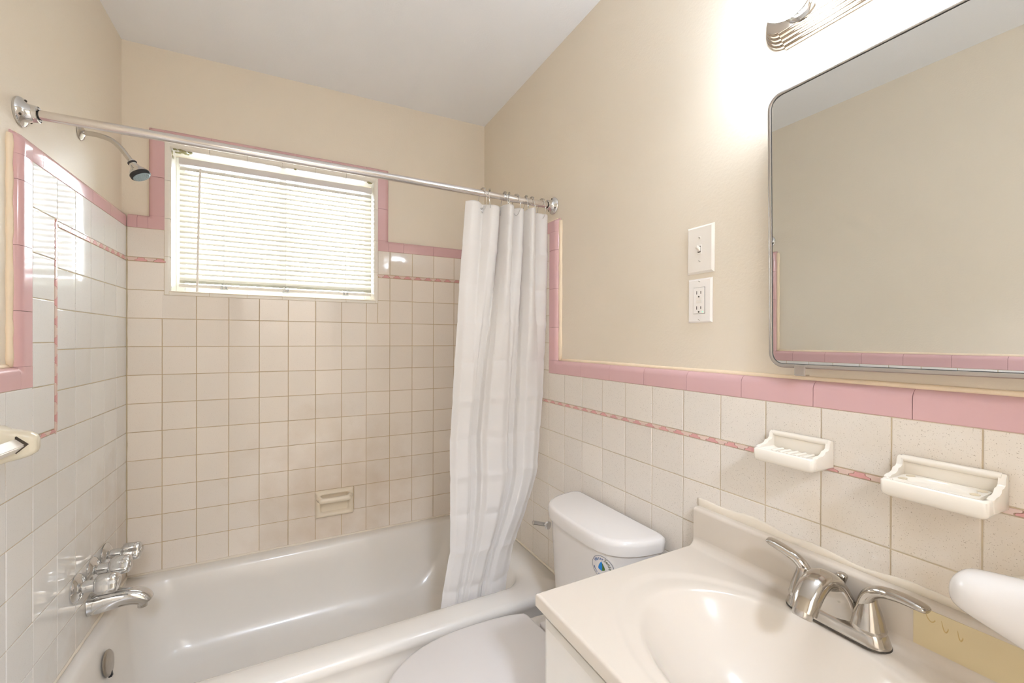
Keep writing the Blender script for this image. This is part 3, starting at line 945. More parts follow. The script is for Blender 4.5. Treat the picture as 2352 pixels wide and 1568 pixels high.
for k in range(len(path)):
    t = k/(len(path)-1); rad.append((0.031-0.007*t, 0.032-0.012*t))
bm = bmesh.new(); sweep(bm, path, rad, side=(0, 1, 0), n=32, power=2.6)
child(obj('spout_body', bm, CHROME, None, True, 50), sp)
bm = bmesh.new(); lathe(bm, [(0.013, 0), (0.013, 0.012), (0.010, 0.012), (0.010, 0.002)], Matrix.Translation((0.128, -0.336, 0.410)), 28)
child(obj('spout_outlet', bm, SATIN, None, True, 40), sp)

# ------------------------------------------------------------------ recessed soap dish on the back wall
sd = empty('soap_dish_with_grab_bar', (0.735, 0, 0.467)); tag(sd, 'aged cream ceramic soap dish with grab bar set in the window wall above the tub', 'soap dish')
x0, x1, z0, z1 = DISH
def dl(x0, x1, z0, z1, r, y, n=6): return [Vector((p.x, y, p.y)) for p in rrect(x0, x1, z0, z1, r, 0, n)]
bm = bmesh.new()
loft(bm, [dl(x0, x1, z0, z1, 0.006, 0.0), dl(x0+0.001, x1-0.001, z0+0.001, z1-0.001, 0.006, -0.006), dl(x0+0.008, x1-0.008, z0+0.008, z1-0.008, 0.008, -0.017), dl(x0+0.015, x1-0.015, z0+0.014, z1-0.012, 0.012, -0.021),
          dl(x0+0.021, x1-0.021, z0+0.020, z1-0.018, 0.012, -0.018), dl(x0+0.026, x1-0.026, z0+0.026, z1-0.022, 0.010, -0.003)], True, True)
child(obj('dish_body', bm, OLDCER, None, True, 60), sd)
bm = bmesh.new()
path = smooth_path([(x0+0.014, -0.010, 0.560), (x0+0.022, -0.032, 0.556), (x0+0.035, -0.040, 0.554), (x1-0.035, -0.040, 0.554), (x1-0.022, -0.032, 0.556), (x1-0.014, -0.010, 0.560)], 6)
sweep(bm, path, (0.0095, 0.0125), side=(0, 1, 0), n=18)
child(obj('grab_bar', bm, OLDCER, None, True, 60), sd)

# ------------------------------------------------------------------ towel bar on the left wall
tb = empty('towel_bar', (0.0, -0.83, 1.055)); tag(tb, 'cream ceramic towel bar with a square bar on the left wall', 'towel bar')
def towel_post(y, d):
    bm = bmesh.new(); loops = []
    for (x, hw, hz, r) in ((0.0, 0.030, 0.040, 0.010), (0.010, 0.030, 0.040, 0.010), (0.026, 0.019, 0.034, 0.010), (0.045, 0.015, 0.030, 0.010), (0.060, 0.014, 0.025, 0.010), (0.068, 0.012, 0.019, 0.009), (0.071, 0.008, 0.013, 0.006)):
        loops.append([Vector((x, y+p.x, 1.052+p.y)) for p in rrect(-hw, hw, -hz, hz, r, 0, 5)])
    loft(bm, loops, True, True)
    o = child(obj('post', bm, DINGY, None, True, 50), tb)
    # dark diamond socket for the bar
    bm = bmesh.new(); s = 0.0185
    for yy in (0,):
        A = [Vector((0.043+dx*s, y-d*0.0158, 1.054+dz*s)) for dx, dz in ((1, 0), (0, 1), (-1, 0), (0, -1))]
        B = [Vector((0.043+dx*s, y+d*0.004, 1.054+dz*s)) for dx, dz in ((1, 0), (0, 1), (-1, 0), (0, -1))]
        loft(bm, [A, B], True, True)
    child(obj('socket', bm, DARK), tb)
towel_post(-0.83, 1); towel_post(-1.44, -1)
bm = bmesh.new(); s = 0.0155
A = [Vector((0.041+dx*s, -0.845, 1.052+dz*s)) for dx, dz in ((1, 0), (0, 1), (-1, 0), (0, -1))]
B = [Vector((p.x, -1.425, p.z)) for p in A]
loft(bm, [A, B], True, True)
bmesh.ops.bevel(bm, geom=[ed for ed in bm.edges if abs(ed.verts[0].co.y-ed.verts[1].co.y) > 0.1], offset=0.002, segments=2, affect='EDGES')
child(obj('bar', bm, PLAST), tb)

# ------------------------------------------------------------------ light switch and outlet
def plate(name, y0, y1, z0, z1, th, m, root, bev=0.004):
    bm = bmesh.new()
    loops = []
    for ins, x in ((0.0, 0.0), (0.0, -th*0.3), (bev, -th)):
        loops.append([Vector((WR-0.0003+x, y0-ins, z0+ins)), Vector((WR-0.0003+x, y1+ins, z0+ins)), Vector((WR-0.0003+x, y1+ins, z1-ins)), Vector((WR-0.0003+x, y0-ins, z1-ins))])
    loft(bm, loops, True, True)
    return child(obj(name, bm, m), root)
def screw(y, z, x, root, m=PLAST):
    bm = bmesh.new(); lathe(bm, [(0.0036, 0), (0.0034, 0.0008), (0.001, 0.0012)], frame_to((x, y, z), (-1, 0, 0)), 20)
    o = child(obj('screw', bm, m, None, True, 40), root)
    b = bmesh.new(); box(b, (x-0.00135, y-0.0030, z-0.0004), (x-0.0009, y+0.0030, z+0.0004))
    b.transform(Matrix.Translation((x, y, z)) @ Matrix.Rotation(0.5, 4, 'X') @ Matrix.Translation((-x, -y, -z)))
    child(obj('screw_slot', b, DARK), root)
sw = empty('light_switch', (WR, -1.366, 1.512)); tag(sw, 'white toggle light switch on the beige wall, above the outlet', 'light switch')
plate('cover_plate', -1.3262, -1.4055, 1.4505, 1.573, 0.0065, PLAST, sw, 0.005)
bm = bmesh.new(); box(bm, (WR-0.0085, -1.3715, 1.500), (WR-0.0066, -1.3605, 1.524), 0.0005); child(obj('toggle_frame', bm, PLAST), sw)
bm = bmesh.new(); box(bm, (WR-0.0089, -1.3702, 1.5035), (WR-0.0084, -1.3618, 1.5205)); child(obj('toggle_slot', bm, DARK), sw)
bm = bmesh.new()
loft(bm, [[Vector((WR-0.008, -1.366+a, 1.512+b)) for a, b in ((-0.0038, -0.0062), (0.0038, -0.0062), (0.0038, 0.006), (-0.0038, 0.006))],
          [Vector((WR-0.021, -1.366+a, 1.5185+b)) for a, b in ((-0.0030, -0.0036), (0.0030, -0.0036), (0.0030, 0.0030), (-0.0030, 0.0030))]], True, True)
bmesh.ops.bevel(bm, geom=bm.edges[:], offset=0.0008, segments=2, affect='EDGES')
child(obj('toggle', bm, PLAST, None, True, 40), sw)
screw(-1.366, 1.542, WR-0.0067, sw); screw(-1.366, 1.482, WR-0.0067, sw)
ou = empty('electrical_outlet', (WR, -1.365, 1.380)); tag(ou, 'bright white ground fault outlet on the beige wall, under the light switch', 'outlet')
plate('cover_plate', -1.3293, -1.4005, 1.3240, 1.4375, 0.0055, OUTLETW, ou, 0.004)
XF = WR-0.0058
boxo('face_seam', (XF-0.0006, -1.3822, 1.3468), (XF+0.0001, -1.3478, 1.4147), DARK, None).parent = ou
ou.children[-1].matrix_parent_inverse = Matrix.Translation(ou.location).inverted()
bm = bmesh.new(); box(bm, (XF-0.0022, -1.3816, 1.3474), (XF-0.0004, -1.3484, 1.4141), 0.0008)
fc = child(obj('receptacle_face', bm, OUTLETW), ou)
XS = XF-0.0022
for zc in (1.401, 1.362):
    for dy, hgt in ((0.0062, 0.0042), (-0.0062, 0.0036)):
        child(boxo('slot', (XS-0.0003, -1.365+dy-0.0009, zc-hgt), (XS+0.0004, -1.365+dy+0.0009, zc+hgt), DARK), ou)
    bm = bmesh.new(); lathe(bm, [(0.0022, 0), (0.0022, 0.0005)], frame_to((XS+0.0002, -1.365, zc-0.0105), (-1, 0, 0)), 16)
    child(obj('ground_hole', bm, DARK), ou)
for zc in (1.3855, 1.3775):
    child(boxo('test_button', (XS-0.0012, -1.3725, zc-0.0030), (XS+0.0002, -1.3575, zc+0.0030), PLAST, None, 0.0004), ou)
bm = bmesh.new(); lathe(bm, [(0.0013, 0), (0.0011, 0.0006)], frame_to((XS, -1.3765, 1.3515), (-1, 0, 0)), 14); child(obj('indicator_light', bm, LED), ou)
screw(-1.365, 1.4300, WR-0.0057, ou, OUTLETW); screw(-1.365, 1.3310, WR-0.0057, ou, OUTLETW)

# ------------------------------------------------------------------ medicine cabinet mirror
MY0, MY1, MZ0, MZ1 = -1.566, -1.976, 1.2245, 1.795
mc = empty('medicine_cabinet', (WR, (MY0+MY1)/2, MZ0)); tag(mc, 'mirrored medicine cabinet with rounded metal frame above the sink', 'mirror cabinet')
child(boxo('cabinet_box', (1.4555, MY1+0.035, MZ0+0.03), (WR-0.0005, MY0-0.035, MZ1-0.03), PLAST), mc)
def ml(ins, x, r): return [Vector((x, p.x, p.y)) for p in rrect(MY1+ins, MY0-ins, MZ0+ins, MZ1-ins, r, 0, 8)]
bm = bmesh.new()
R_ = loft(bm, [ml(0.0005, 1.461, 0.030), ml(0.0, 1.458, 0.030), ml(0.0, 1.4515, 0.030), ml(0.0015, 1.449, 0.0285), ml(0.0055, 1.448, 0.0245), ml(0.0075, 1.449, 0.0225), ml(0.0077, 1.454, 0.0223), ml(0.0005, 1.461, 0.030)])
child(obj('mirror_frame', bm, STEEL, None, True, 45), mc)
bm = bmesh.new(); loft(bm, [ml(0.0076, 1.4535, 0.0224), ml(0.0076, 1.4524, 0.0224)], True, True); child(obj('gasket', bm, BLACK), mc)
bm = bmesh.new(); loft(bm, [ml(0.0086, 1.4530, 0.0214), ml(0.0086, 1.4515, 0.0214)], True, True); child(obj('mirror_glass', bm, MIRROR), mc)
child(boxo('door_back', (1.4545, MY1+0.006, MZ0+0.006), (1.4590, MY0-0.006, MZ1-0.006), PLAST), mc)
bm = bmesh.new(); box(bm, (1.4465, -1.640, MZ0-0.014), (1.4485, -1.619, MZ0+0.006), 0.001); box(bm, (1.4475, -1.640, MZ0-0.0150), (1.462, -1.619, MZ0-0.0125), 0.0008)
child(obj('door_pull', bm, SATIN), mc)

mc.rotation_euler = (math.radians(-0.5), math.radians(-0.25), 0)
# ------------------------------------------------------------------ vanity light bar
vl = empty('vanity_light', (WR, -1.77, 1.953)); tag(vl, 'chrome bath light bar with three lit globe bulbs above the mirror', 'wall lamp')
BY0, BY1, BZ0, BZ1 = -1.530, -2.010, 1.899, 2.007
def bar_loop(ins, x):
    y1, y0, z0, z1 = BY0-ins, BY1+ins, BZ0+ins*0.95, BZ1-ins*0.95
    pts = []
    zc = (z0+z1)/2; hz = (z1-z0)/2
    rr = hz*0.90; st = 0.035
    # rounded end with small shoulders at both sides
    def end(yc, sy):
        o = []
        for k in range(17):
            a = -PI/2+PI*k/16
            o.append((yc+sy*0.040*math.cos(a)*(1-ins/0.06), zc+rr*math.sin(a)))
        return o
    ye = BY0-0.045; yw = BY1+0.045
    E1 = end(ye, 1); E0 = [(a, 2*zc-b) for a, b in end(yw, -1)]
    pts = [(ye-0.012, z0), (ye-0.002, z0)] + E1 + [(ye-0.002, z1), (ye-0.012, z1)] + [(yw+0.012, z1), (yw+0.002, z1)] + E0 + [(yw+0.002, z0), (yw+0.012, z0)]
    return [Vector((x, a, b)) for a, b in pts]
bm = bmesh.new(); L = []
x = WR-0.0005
ins = 0.0
L.append(bar_loop(0, x)); L.append(bar_loop(0, x-0.005))
for k in range(4):
    ins0 = 0.0065*k
    L.append(bar_loop(ins0+0.0012, x-0.0075-0.0065*k)); L.append(bar_loop(ins0+0.0035, x-0.0085-0.0065*k)); L.append(bar_loop(ins0+0.0058, x-0.0085-0.0065*k)); L.append(bar_loop(ins0+0.0065, x-0.0110-0.0065*k))
loft(bm, L, True, True)
child(obj('back_plate', bm, PLATE, None, True, 30), vl)
XP = x-0.0305
for yb in (-1.622, -1.772, -1.922):
    MXm = frame_to((XP, yb, 1.953), (-1, 0, 0))
    bm = bmesh.new(); lathe(bm, [(0.031, 0.0), (0.0315, 0.003), (0.029, 0.006), (0.026, 0.008), (0.025, 0.018), (0.023, 0.020), (0.0215, 0.018)], MXm, 36)
    so = child(obj('socket_cup', bm, CHROME, None, True, 40), vl)
    prof = [(0.0135, 0.008), (0.0140, 0.020)]
    for k in range(1, 25):
        a = PI*(0.10+0.90*k/24)
        prof.append((max(0.0008, 0.0475*math.sin(a)), 0.064-0.0475*math.cos(a)))
    bm = bmesh.new(); lathe(bm, prof, MXm, 36)
    child(obj('globe_bulb', bm, GLOBE, None, True, 60), vl)

# ------------------------------------------------------------------ ceramic dishes on the right wall
def wall_dish(name, y0, y1, zb, dep, label, holes):
    t = empty(name, (W, (y0+y1)/2, zb)); tag(t, label, 'soap dish')
    wy = y0-y1; yc = (y0+y1)/2
    # side profile (x from wall, z), scalloped end cheeks
    hb = 0.052
    bm = bmesh.new()
    # tray as loops in plan, from bottom outward and into the hollow
    def pl_(ins, d, z, r): return [Vector((W-p.x, yc+p.y, z)) for p in rrect(0.0, d, -wy/2+ins, wy/2-ins, (r, 0.001, 0.001, r), 0, 6)]
    loft(bm, [pl_(0.010, dep-0.012, zb+0.001, 0.008), pl_(0.004, dep-0.004, zb+0.0025, 0.008), pl_(0.001, dep-0.001, zb+0.006, 0.007), pl_(0.0, dep, zb+0.010, 0.007), pl_(0.0, dep, zb+0.026, 0.007), pl_(0.002, dep-0.002, zb+0.0285, 0.011), pl_(0.005, dep-0.006, zb+0.0282, 0.009), pl_(0.009, dep-0.011, zb+0.024, 0.010), pl_(0.018, dep-0.022, zb+0.0225, 0.012)], True, True)
    child(obj('tray', bm, CERAM, None, True, 60), t)
    # back rail
    bm = bmesh.new(); sweep(bm, [Vector((W-0.007, y0-0.004, zb+hb)), Vector((W-0.007, y1+0.004, zb+hb))], (0.0075, 0.006), side=(1, 0, 0), n=14)
    box(bm, (W-0.010, y1+0.003, zb+0.015), (W-0.0005, y0-0.003, zb+hb), 0.002)
    child(obj('back_rail', bm, CERAM, None, True, 50), t)
    # scalloped cheeks
    pf = [(0.0005, zb+0.004), (0.0005, zb+hb+0.004), (0.010, zb+hb+0.005), (0.014, zb+hb), (0.016, zb+0.043), (0.021, zb+0.040), (0.030, zb+0.039), (0.034, zb+0.034), (0.042, zb+0.031), (0.055, zb+0.0305), (0.062, zb+0.0285), (0.064, zb+0.020), (0.058, zb+0.008)]
    for y in (y0+0.0012, y1+0.0068):
        bm = bmesh.new()
        cxm = sum(a for a, b in pf)/len(pf); czm = sum(b for a, b in pf)/len(pf)
        def ck(yy, k): return [Vector((W-(cxm+(a-cxm)*k), yy, czm+(b-czm)*k)) for a, b in pf]
        loft(bm, [ck(y, 0.92), ck(y-0.0006, 0.97), ck(y-0.002, 1.0), ck(y-0.006, 1.0), ck(y-0.0074, 0.97), ck(y-0.008, 0.92)], True, True)
        child(obj('cheek', bm, CERAM, None, True, 50), t)
    if holes:
        # raised deck with an oval cup rest and two pairs of brush holes
        bm = bmesh.new(); n = 40; cx = W-dep*0.52; z = zb+0.0285
        def ov(a, b, z): return [Vector((cx+b*math.cos(2*PI*k/n), yc+a*math.sin(2*PI*k/n), z)) for k in range(n)]
        outer = []
        for k in range(n):
            th = 2*PI*k/n; c, s = math.cos(th), math.sin(th)
            q = max(abs(c)/(dep*0.40), abs(s)/(wy/2-0.012)); outer.append(Vector((cx+c/q, yc+s/q, z)))
        loft(bm, [[p-Vector((0, 0, 0.008)) for p in outer], outer, ov(0.040, 0.030, z), ov(0.037, 0.027, z-0.004), ov(0.030, 0.021, z-0.0055)], False, True)
        child(obj('cup_rest', bm, CERAM, None, True, 50), t)
        for sy in (-1, 1):
            for dx in (-0.014, 0.014):
                bm = bmesh.new(); lathe(bm, [(0.0075, 0), (0.0072, 0.0005), (0.001, 0.0006)], Matrix.Translation((cx+dx+0.004, yc+sy*(wy/2-0.020), z+0.0001)) @ Matrix.Diagonal((1, 0.75, 1, 1)), 20)
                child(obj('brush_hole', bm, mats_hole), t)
    else:
        bm = bmesh.new()
        for k in range(5):
            y = yc+(k-2)*wy*0.13
            sweep(bm, smooth_path([(W-0.016, y, zb+0.0235), (W-dep*0.5, y, zb+0.0240), (W-dep+0.022, y, zb+0.0235)], 4), (0.003, 0.003), side=(0, 1, 0), n=10)
        child(obj('drain_ribs', bm, CERAM, None, True, 50), t)
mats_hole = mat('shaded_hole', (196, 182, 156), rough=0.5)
wall_dish('soap_dish', -1.566, -1.679, 1.031, 0.074, 'small cream ceramic soap dish with scalloped sides on the right wall, nearer the toilet', False)
wall_dish('toothbrush_holder', -1.781, -1.902, 1.030, 0.080, 'larger cream ceramic toothbrush holder with oval cup rest on the right wall', True)

# ------------------------------------------------------------------ toilet
to = empty('toilet', (1.25, -1.088, 0)); tag(to, 'white two piece toilet between the bathtub and the vanity', 'toilet')
TYC = -1.088
def tank_loop(z, half, back, depth, r=0.03, n=40, flat=0.45):
    """D shaped plan: straight back near the wall, bowed front"""
    pts = []
    for k in range(n+1):                       # front bow from +y to -y
        t = math.sin(PI/2*(-1+2*k/n))
        y = TYC-half*t
        # bowed front with rounded ends
        f = (1-0.08*t*t)*max(0.0, 1-abs(t)**5.5)**0.46
        pts.append(Vector((back-depth*max(0.0, f)*1.0, y, z)))
    pts[0].x = back-depth*0.12; pts[-1].x = back-depth*0.12
    # rounded back corners
    pts += [Vector((back-depth*0.03, TYC-half+0.006, z)), Vector((back, TYC-half+0.02, z)), Vector((back, TYC-half*0.5, z)), Vector((back, TYC, z)), Vector((back, TYC+half*0.5, z)), Vector((back, TYC+half-0.02, z)), Vector((back-depth*0.03, TYC+half-0.006, z))]
    return pts
bm = bmesh.new()
loft(bm, [tank_loop(0.385, 0.165, 1.448, 0.140), tank_loop(0.40, 0.172, 1.448, 0.148), tank_loop(0.55, 0.182, 1.450, 0.158), tank_loop(0.708, 0.192, 1.452, 0.167)], True, True)
child(obj('tank', bm, PORC, None, True, 50), to)
bm = bmesh.new()
loft(bm, [tank_loop(0.707, 0.199, 1.453, 0.172), tank_loop(0.709, 0.203, 1.456, 0.178), tank_loop(0.733, 0.206, 1.457, 0.181), tank_loop(0.743, 0.204, 1.456, 0.178), tank_loop(0.748, 0.198, 1.452, 0.171), tank_loop(0.750, 0.188, 1.446, 0.158)], True, True)
child(obj('tank_lid', bm, PORC, None, True, 50), to)
# flush lever on the tub side
bm = bmesh.new(); lathe(bm, [(0.013, 0), (0.0135, 0.004), (0.011, 0.009), (0.006, 0.011)], frame_to((1.326, -0.9005, 0.652), (-0.35, 0.93, 0.0)), 24)
sweep(bm, smooth_path([(1.323, -0.891, 0.652), (1.310, -0.886, 0.655), (1.285, -0.886, 0.664), (1.272, -0.888, 0.668)], 5), [(0.007, 0.005)]*16, side=(0, 0, 1), n=14)
child(obj('flush_lever', bm, CHROME, None, True, 40), to)
# bowl, seat and lid
def egg(z, xf, xb, half, off=0.0, n=40, sq=0.0):
    pts = []
    xm = xb-(xb-xf)*0.40
    for k in range(n):
        a = 2*PI*k/n; c, s = math.cos(a), math.sin(a)
        if c >= 0:
            cc = c**0.55; ss = math.copysign(abs(s)**0.75, s); x = xm+(xb-xm)*cc
        else:
            x = xm+(xm-xf)*c; ss = s
        pts.append(Vector((x, TYC+half*ss, z)))
    return pts
bm = bmesh.new()
loft(bm, [egg(0.001, 0.93, 1.36, 0.11), egg(0.02, 0.93, 1.36, 0.112), egg(0.12, 0.95, 1.33, 0.098), egg(0.22, 0.90, 1.36, 0.115), egg(0.31, 0.80, 1.40, 0.142), egg(0.365, 0.765, 1.43, 0.158), egg(0.383, 0.765, 1.43, 0.158), egg(0.387, 0.78, 1.42, 0.150),
          egg(0.386, 0.82, 1.20, 0.125), egg(0.33, 0.86, 1.17, 0.10), egg(0.24, 0.92, 1.12, 0.06)], True, True)
child(obj('bowl', bm, PORC, None, True, 60), to)
bm = bmesh.new(); loft(bm, [egg(0.3885, 0.762, 1.205, 0.160), egg(0.392, 0.757, 1.208, 0.163), egg(0.402, 0.757, 1.208, 0.163), egg(0.405, 0.762, 1.205, 0.160)], True, True)
child(obj('seat', bm, PLASTW, None, True, 50), to)
def lidloop(z, ins):
    pts = []
    n = 48; xf, xb, half = 0.752+ins, 1.220-ins, 0.164-ins; xm = 1.00
    for k in range(n):
        a = 2*PI*k/n; c, s = math.cos(a), math.sin(a)
        if c < 0: pts.append(Vector((xm+(xm-xf)*c, TYC+half*s, z)))
        else:
            # straight tapering sides to a flat hinge edge
            t = c
            w = half*(1-0.04*t-0.22*t**6) 
            pts.append(None)
    # replace the rear half by a tapering outline with a flat back
    rear = [(xm, half), (xm+0.06, half*0.998), (xm+0.11, half*0.985), (xm+0.155, half*0.945), (xb-0.030, half*0.895), (xb-0.014, half*0.855), (xb-0.009, half*0.80), (xb-0.006, half*0.60), (xb, half*0.25), (xb, 0.0)]
    front = [p for p in pts if p is not None]
    out = [Vector((a, TYC+b, z)) for a, b in rear[::-1]]   # from centre back to +half
    out += front
    out += [Vector((a, TYC-b, z)) for a, b in rear[:-1]]
    res = []
    for p in out:
        if not res or (p-res[-1]).length > 1e-4: res.append(p)
    return res
bm = bmesh.new(); loft(bm, [lidloop(0.4055, 0.003), lidloop(0.407, 0.0), lidloop(0.416, 0.0), lidloop(0.4195, 0.0025), lidloop(0.4205, 0.008)], True, True)
child(obj('seat_lid', bm, PLASTW, None, True, 50), to)
for dy in (-0.07, 0.07):
    bm = bmesh.new(); box(bm, (1.229, TYC+dy-0.018, 0.388), (1.258, TYC+dy+0.018, 0.414), 0.005, 3); child(obj('hinge', bm, PLASTW, None, True, 50), to)

# water saving sticker on the tank front
SYc, SZc, SR = -1.2085, 0.6660, 0.0300
KS = SR/0.0345
def tank_x(y, z):
    f = (z-0.55)/(0.708-0.55); half = 0.182+0.010*f; back = 1.450+0.002*f; dep = 0.158+0.009*f
    t = (TYC-y)/half
    return back-dep*(1-0.08*t*t)*max(0.0, 1-abs(t)**5.5)**0.46
def on_tank(a, b, lift=0.0006):
    y = SYc-a; z = SZc+b
    return Vector((tank_x(y, z)-lift, y, z))
def sticker_poly(bm, pts, lift):
    vs = [bm.verts.new(on_tank(a, b, lift)) for a, b in pts]; bm.faces.new(vs)
bm = bmesh.new(); n = 48
c0 = bm.verts.new(on_tank(0, 0, 0.0008)); rings = []
for rr in (0.25, 0.5, 0.75, 1.0):
    rings.append([bm.verts.new(on_tank(SR*rr*math.cos(2*PI*k/n), SR*rr*math.sin(2*PI*k/n), 0.0008)) for k in range(n)])
for k in range(n): bm.faces.new((c0, rings[0][k], rings[0][(k+1) % n]))
for A, B in zip(rings, rings[1:]):
    for k in range(n): bm.faces.new((A[k], A[(k+1) % n], B[(k+1) % n], B[k]))
st = child(obj('sticker', bm, PLASTW, None, True), to)
st['label'] = 'round water saving sticker'
def sub(o): 
    o.parent = st; o.matrix_parent_inverse = Matrix.Translation(to.location).inverted() @ Matrix.Identity(4)
    o.matrix_parent_inverse = Matrix.Identity(4)
    return o
bm = bmesh.new()
A = [bm.verts.new(on_tank(SR*0.985*math.cos(2*PI*k/n), SR*0.985*math.sin(2*PI*k/n), 0.0011)) for k in range(n)]
B = [bm.verts.new(on_tank(SR*0.945*math.cos(2*PI*k/n), SR*0.945*math.sin(2*PI*k/n), 0.0011)) for k in range(n)]
for k in range(n): bm.faces.new((A[k], A[(k+1) % n], B[(k+1) % n], B[k]))
sub(obj('ring_print', bm, INKGREY))
# the drop: blue half and green half
dropL, dropR = [], []
for k in range(13):
    t = k/12
    yv = 0.0165-0.029*t
    wv = 0.0118*math.sin(PI*min(1, t**0.9)*0.5+0.0)*(1 if t < 0.72 else math.sqrt(max(0, 1-((t-0.72)/0.28)**2)))
    dropL.append((-wv, yv)); dropR.append((wv, yv))
mid = [(0.0012+0.0015*math.sin(PI*k/12), 0.0165-0.029*k/12) for k in range(13)]
def strip(a, b, m, nm):
    bm = bmesh.new()
    for k in range(12):
        pts = [a[k], b[k], b[k+1], a[k+1]]
        vs = []
        for q in pts: vs.append(bm.verts.new(on_tank(q[0]*KS, q[1]*KS, 0.0012)))
        bm.faces.new(vs)
    bmesh.ops.remove_doubles(bm, verts=bm.verts[:], dist=1e-6)
    sub(obj(nm, bm, m))
strip(dropL, mid, BLUE, 'drop_water'); strip(mid, dropR, GREEN, 'drop_leaf')
def arc_text(txt, a_start, a_step, rad, size, m, nm, inward=False):
    bm = bmesh.new()
    for i, ch in enumerate(txt):
        if ch == ' ': continue
        cu = bpy.data.curves.new('glyph', 'FONT'); cu.body = ch; cu.size = size; cu.align_x = 'CENTER'; cu.resolution_u = 2
        cu.offset = size*0.012
        ob = bpy.data.objects.new('glyph', cu); COL.objects.link(ob)
        dg = bpy.context.evaluated_depsgraph_get(); me = bpy.data.meshes.new_from_object(ob.evaluated_get(dg))
        a = math.radians(a_start+a_step*i)
        base = len(bm.verts); vs = []
        for v in me.vertices:
            px, py = v.co.x, v.co.y
            if not inward:
                rx, ry = math.sin(a), math.cos(a)
                A_, B_ = px*ry+ (rad+py)*rx, -px*rx+(rad+py)*ry
            else:
                rx, ry = math.sin(a), math.cos(a)
                A_, B_ = -px*ry+(rad-py)*rx, px*rx+(rad-py)*ry
            vs.append(bm.verts.new(on_tank(A_*KS, B_*KS, 0.0013)))
        for f in me.polygons:
            try: bm.faces.new([vs[k] for k in f.vertices])
            except ValueError: pass
        bpy.data.objects.remove(ob, do_unlink=True); bpy.data.curves.remove(cu); bpy.data.meshes.remove(me)
    sub(obj(nm, bm, m))
arc_text('Water', -50, 15.5, 0.0212, 0.0135, INKB, 'lettering')
arc_text('Sense', 29, 15.5, 0.0212, 0.0135, INKG, 'lettering')
arc_text('MEETS EPA CRITERIA', -108, -8.5, 0.0290, 0.0068, INKB, 'lettering', True)

# ------------------------------------------------------------------ vanity cabinet and top
VX0, VY0, VY1, VZ = 0.988, -1.380, -2.045, 0.770
vc = empty('vanity_cabinet', (1.24, -1.71, 0)); tag(vc, 'white painted vanity cabinet under the sink top', 'cabinet')
child(boxo('side_panel', (1.017, VY0-0.028, 0.08), (W-0.002, VY0-0.012, 0.7435), CABD), vc)
child(boxo('side_panel', (1.017, VY1+0.015, 0.08), (W-0.002, VY1+0.031, 0.7435), CABD), vc)
child(boxo('back_panel', (W-0.010, VY1+0.0315, 0.08), (W-0.002, VY0-0.0285, 0.62), CABD), vc)
child(boxo('bottom_panel', (1.017, VY1+0.0315, 0.08), (W-0.0105, VY0-0.0285, 0.096), CABD), vc)
child(boxo('top_rail', (1.017, VY1+0.0315, 0.70), (1.033, VY0-0.0285, 0.7435), CABD), vc)
child(boxo('toe_kick', (1.07, VY1+0.015, 0.001), (W-0.002, VY0-0.012, 0.0795), CABD), vc)
def panel(name, y0, y1, z0, z1, m):
    bm = bmesh.new(); L = []
    for ins, x in ((0, 1.0165), (0, 1.004), (0.012, 0.9995)):
        L.append([Vector((x, y1+ins, z0+ins)), Vector((x, y0-ins, z0+ins)), Vector((x, y0-ins, z1-ins)), Vector((x, y1+ins, z1-ins))])
    loft(bm, L, True, True); return child(obj(name, bm, m), vc)
panel('door', VY0-0.013, VY0-0.335, 0.095, 0.722, CABP); panel('door', VY0-0.339, VY1+0.016, 0.095, 0.722, CABP)
for y in (VY0-0.315, VY0-0.360):
    bm = bmesh.new(); lathe(bm, [(0.006, 0), (0.006, 0.012), (0.014, 0.018), (0.015, 0.024), (0.010, 0.028), (0.001, 0.029)], frame_to((0.9995, y, 0.60), (-1, 0, 0)), 24)
    child(obj('knob', bm, CHROME, None, True, 40), vc)

vt = empty('bathroom_sink', (1.24, -1.71, VZ)); tag(vt, 'cream cultured marble vanity top with oval sink and backsplash', 'sink')
BCX, BCY = 1.222, -1.712
def deck_z(x, y):
    z = VZ
    # shallow dished ring round the bowl
    q = math.hypot((x-BCX+0.004)/0.196, (y-BCY)/0.280)
    t = min(1, max(0, (1.02-q)/0.09)); z -= 0.0035*t*t*(3-2*t)
    e_ = math.hypot((x-BCX)/0.170, (y-BCY)/0.222)
    if e_ < 1.35:
        t = 1-e_
        q = min(1.0, 0.5*(t+math.sqrt(t*t+0.0010))) - 0.0007
        z -= 0.128*(1-(1-max(0.0, q))**2.3)
    # front edge roll
    fr = min(x-VX0, VY0-y, y-VY1)
    if fr < 0.006: z -= 0.006-math.sqrt(max(0, 0.006**2-(0.006-fr)**2))
    # cove up to the backsplash
    c = x-(1.447-0.020)
    if c > 0: z += 0.020-math.sqrt(max(0, 0.020**2-min(c, 0.020)**2))
    return z
def axis(a, b, n, extra):
    v = [a+(b-a)*k/n for k in range(n+1)]+extra
    return sorted(set(round(q, 5) for q in v))
fine = [0.0005, 0.0012, 0.0022, 0.0036, 0.006]
ax = axis(VX0, 1.447, 150, [VX0+f for f in fine]+[1.436, 1.440, 1.443, 1.445, 1.4462])
ay = axis(VY1, VY0, 210, [VY0-f for f in fine]+[VY1+f for f in fine])
bm = bmesh.new()
G = [[bm.verts.new((x, y, deck_z(x, y))) for y in ay] for x in ax]
for i in range(len(ax)-1):
    for j in range(len(ay)-1):
        bm.faces.new((G[i][j], G[i+1][j], G[i+1][j+1], G[i][j+1]))
rim = [G[i][0] for i in range(len(ax))]+[G[-1][j] for j in range(1, len(ay))]+[G[i][-1] for i in range(len(ax)-2, -1, -1)]+[G[0][j] for j in range(len(ay)-2, 0, -1)]
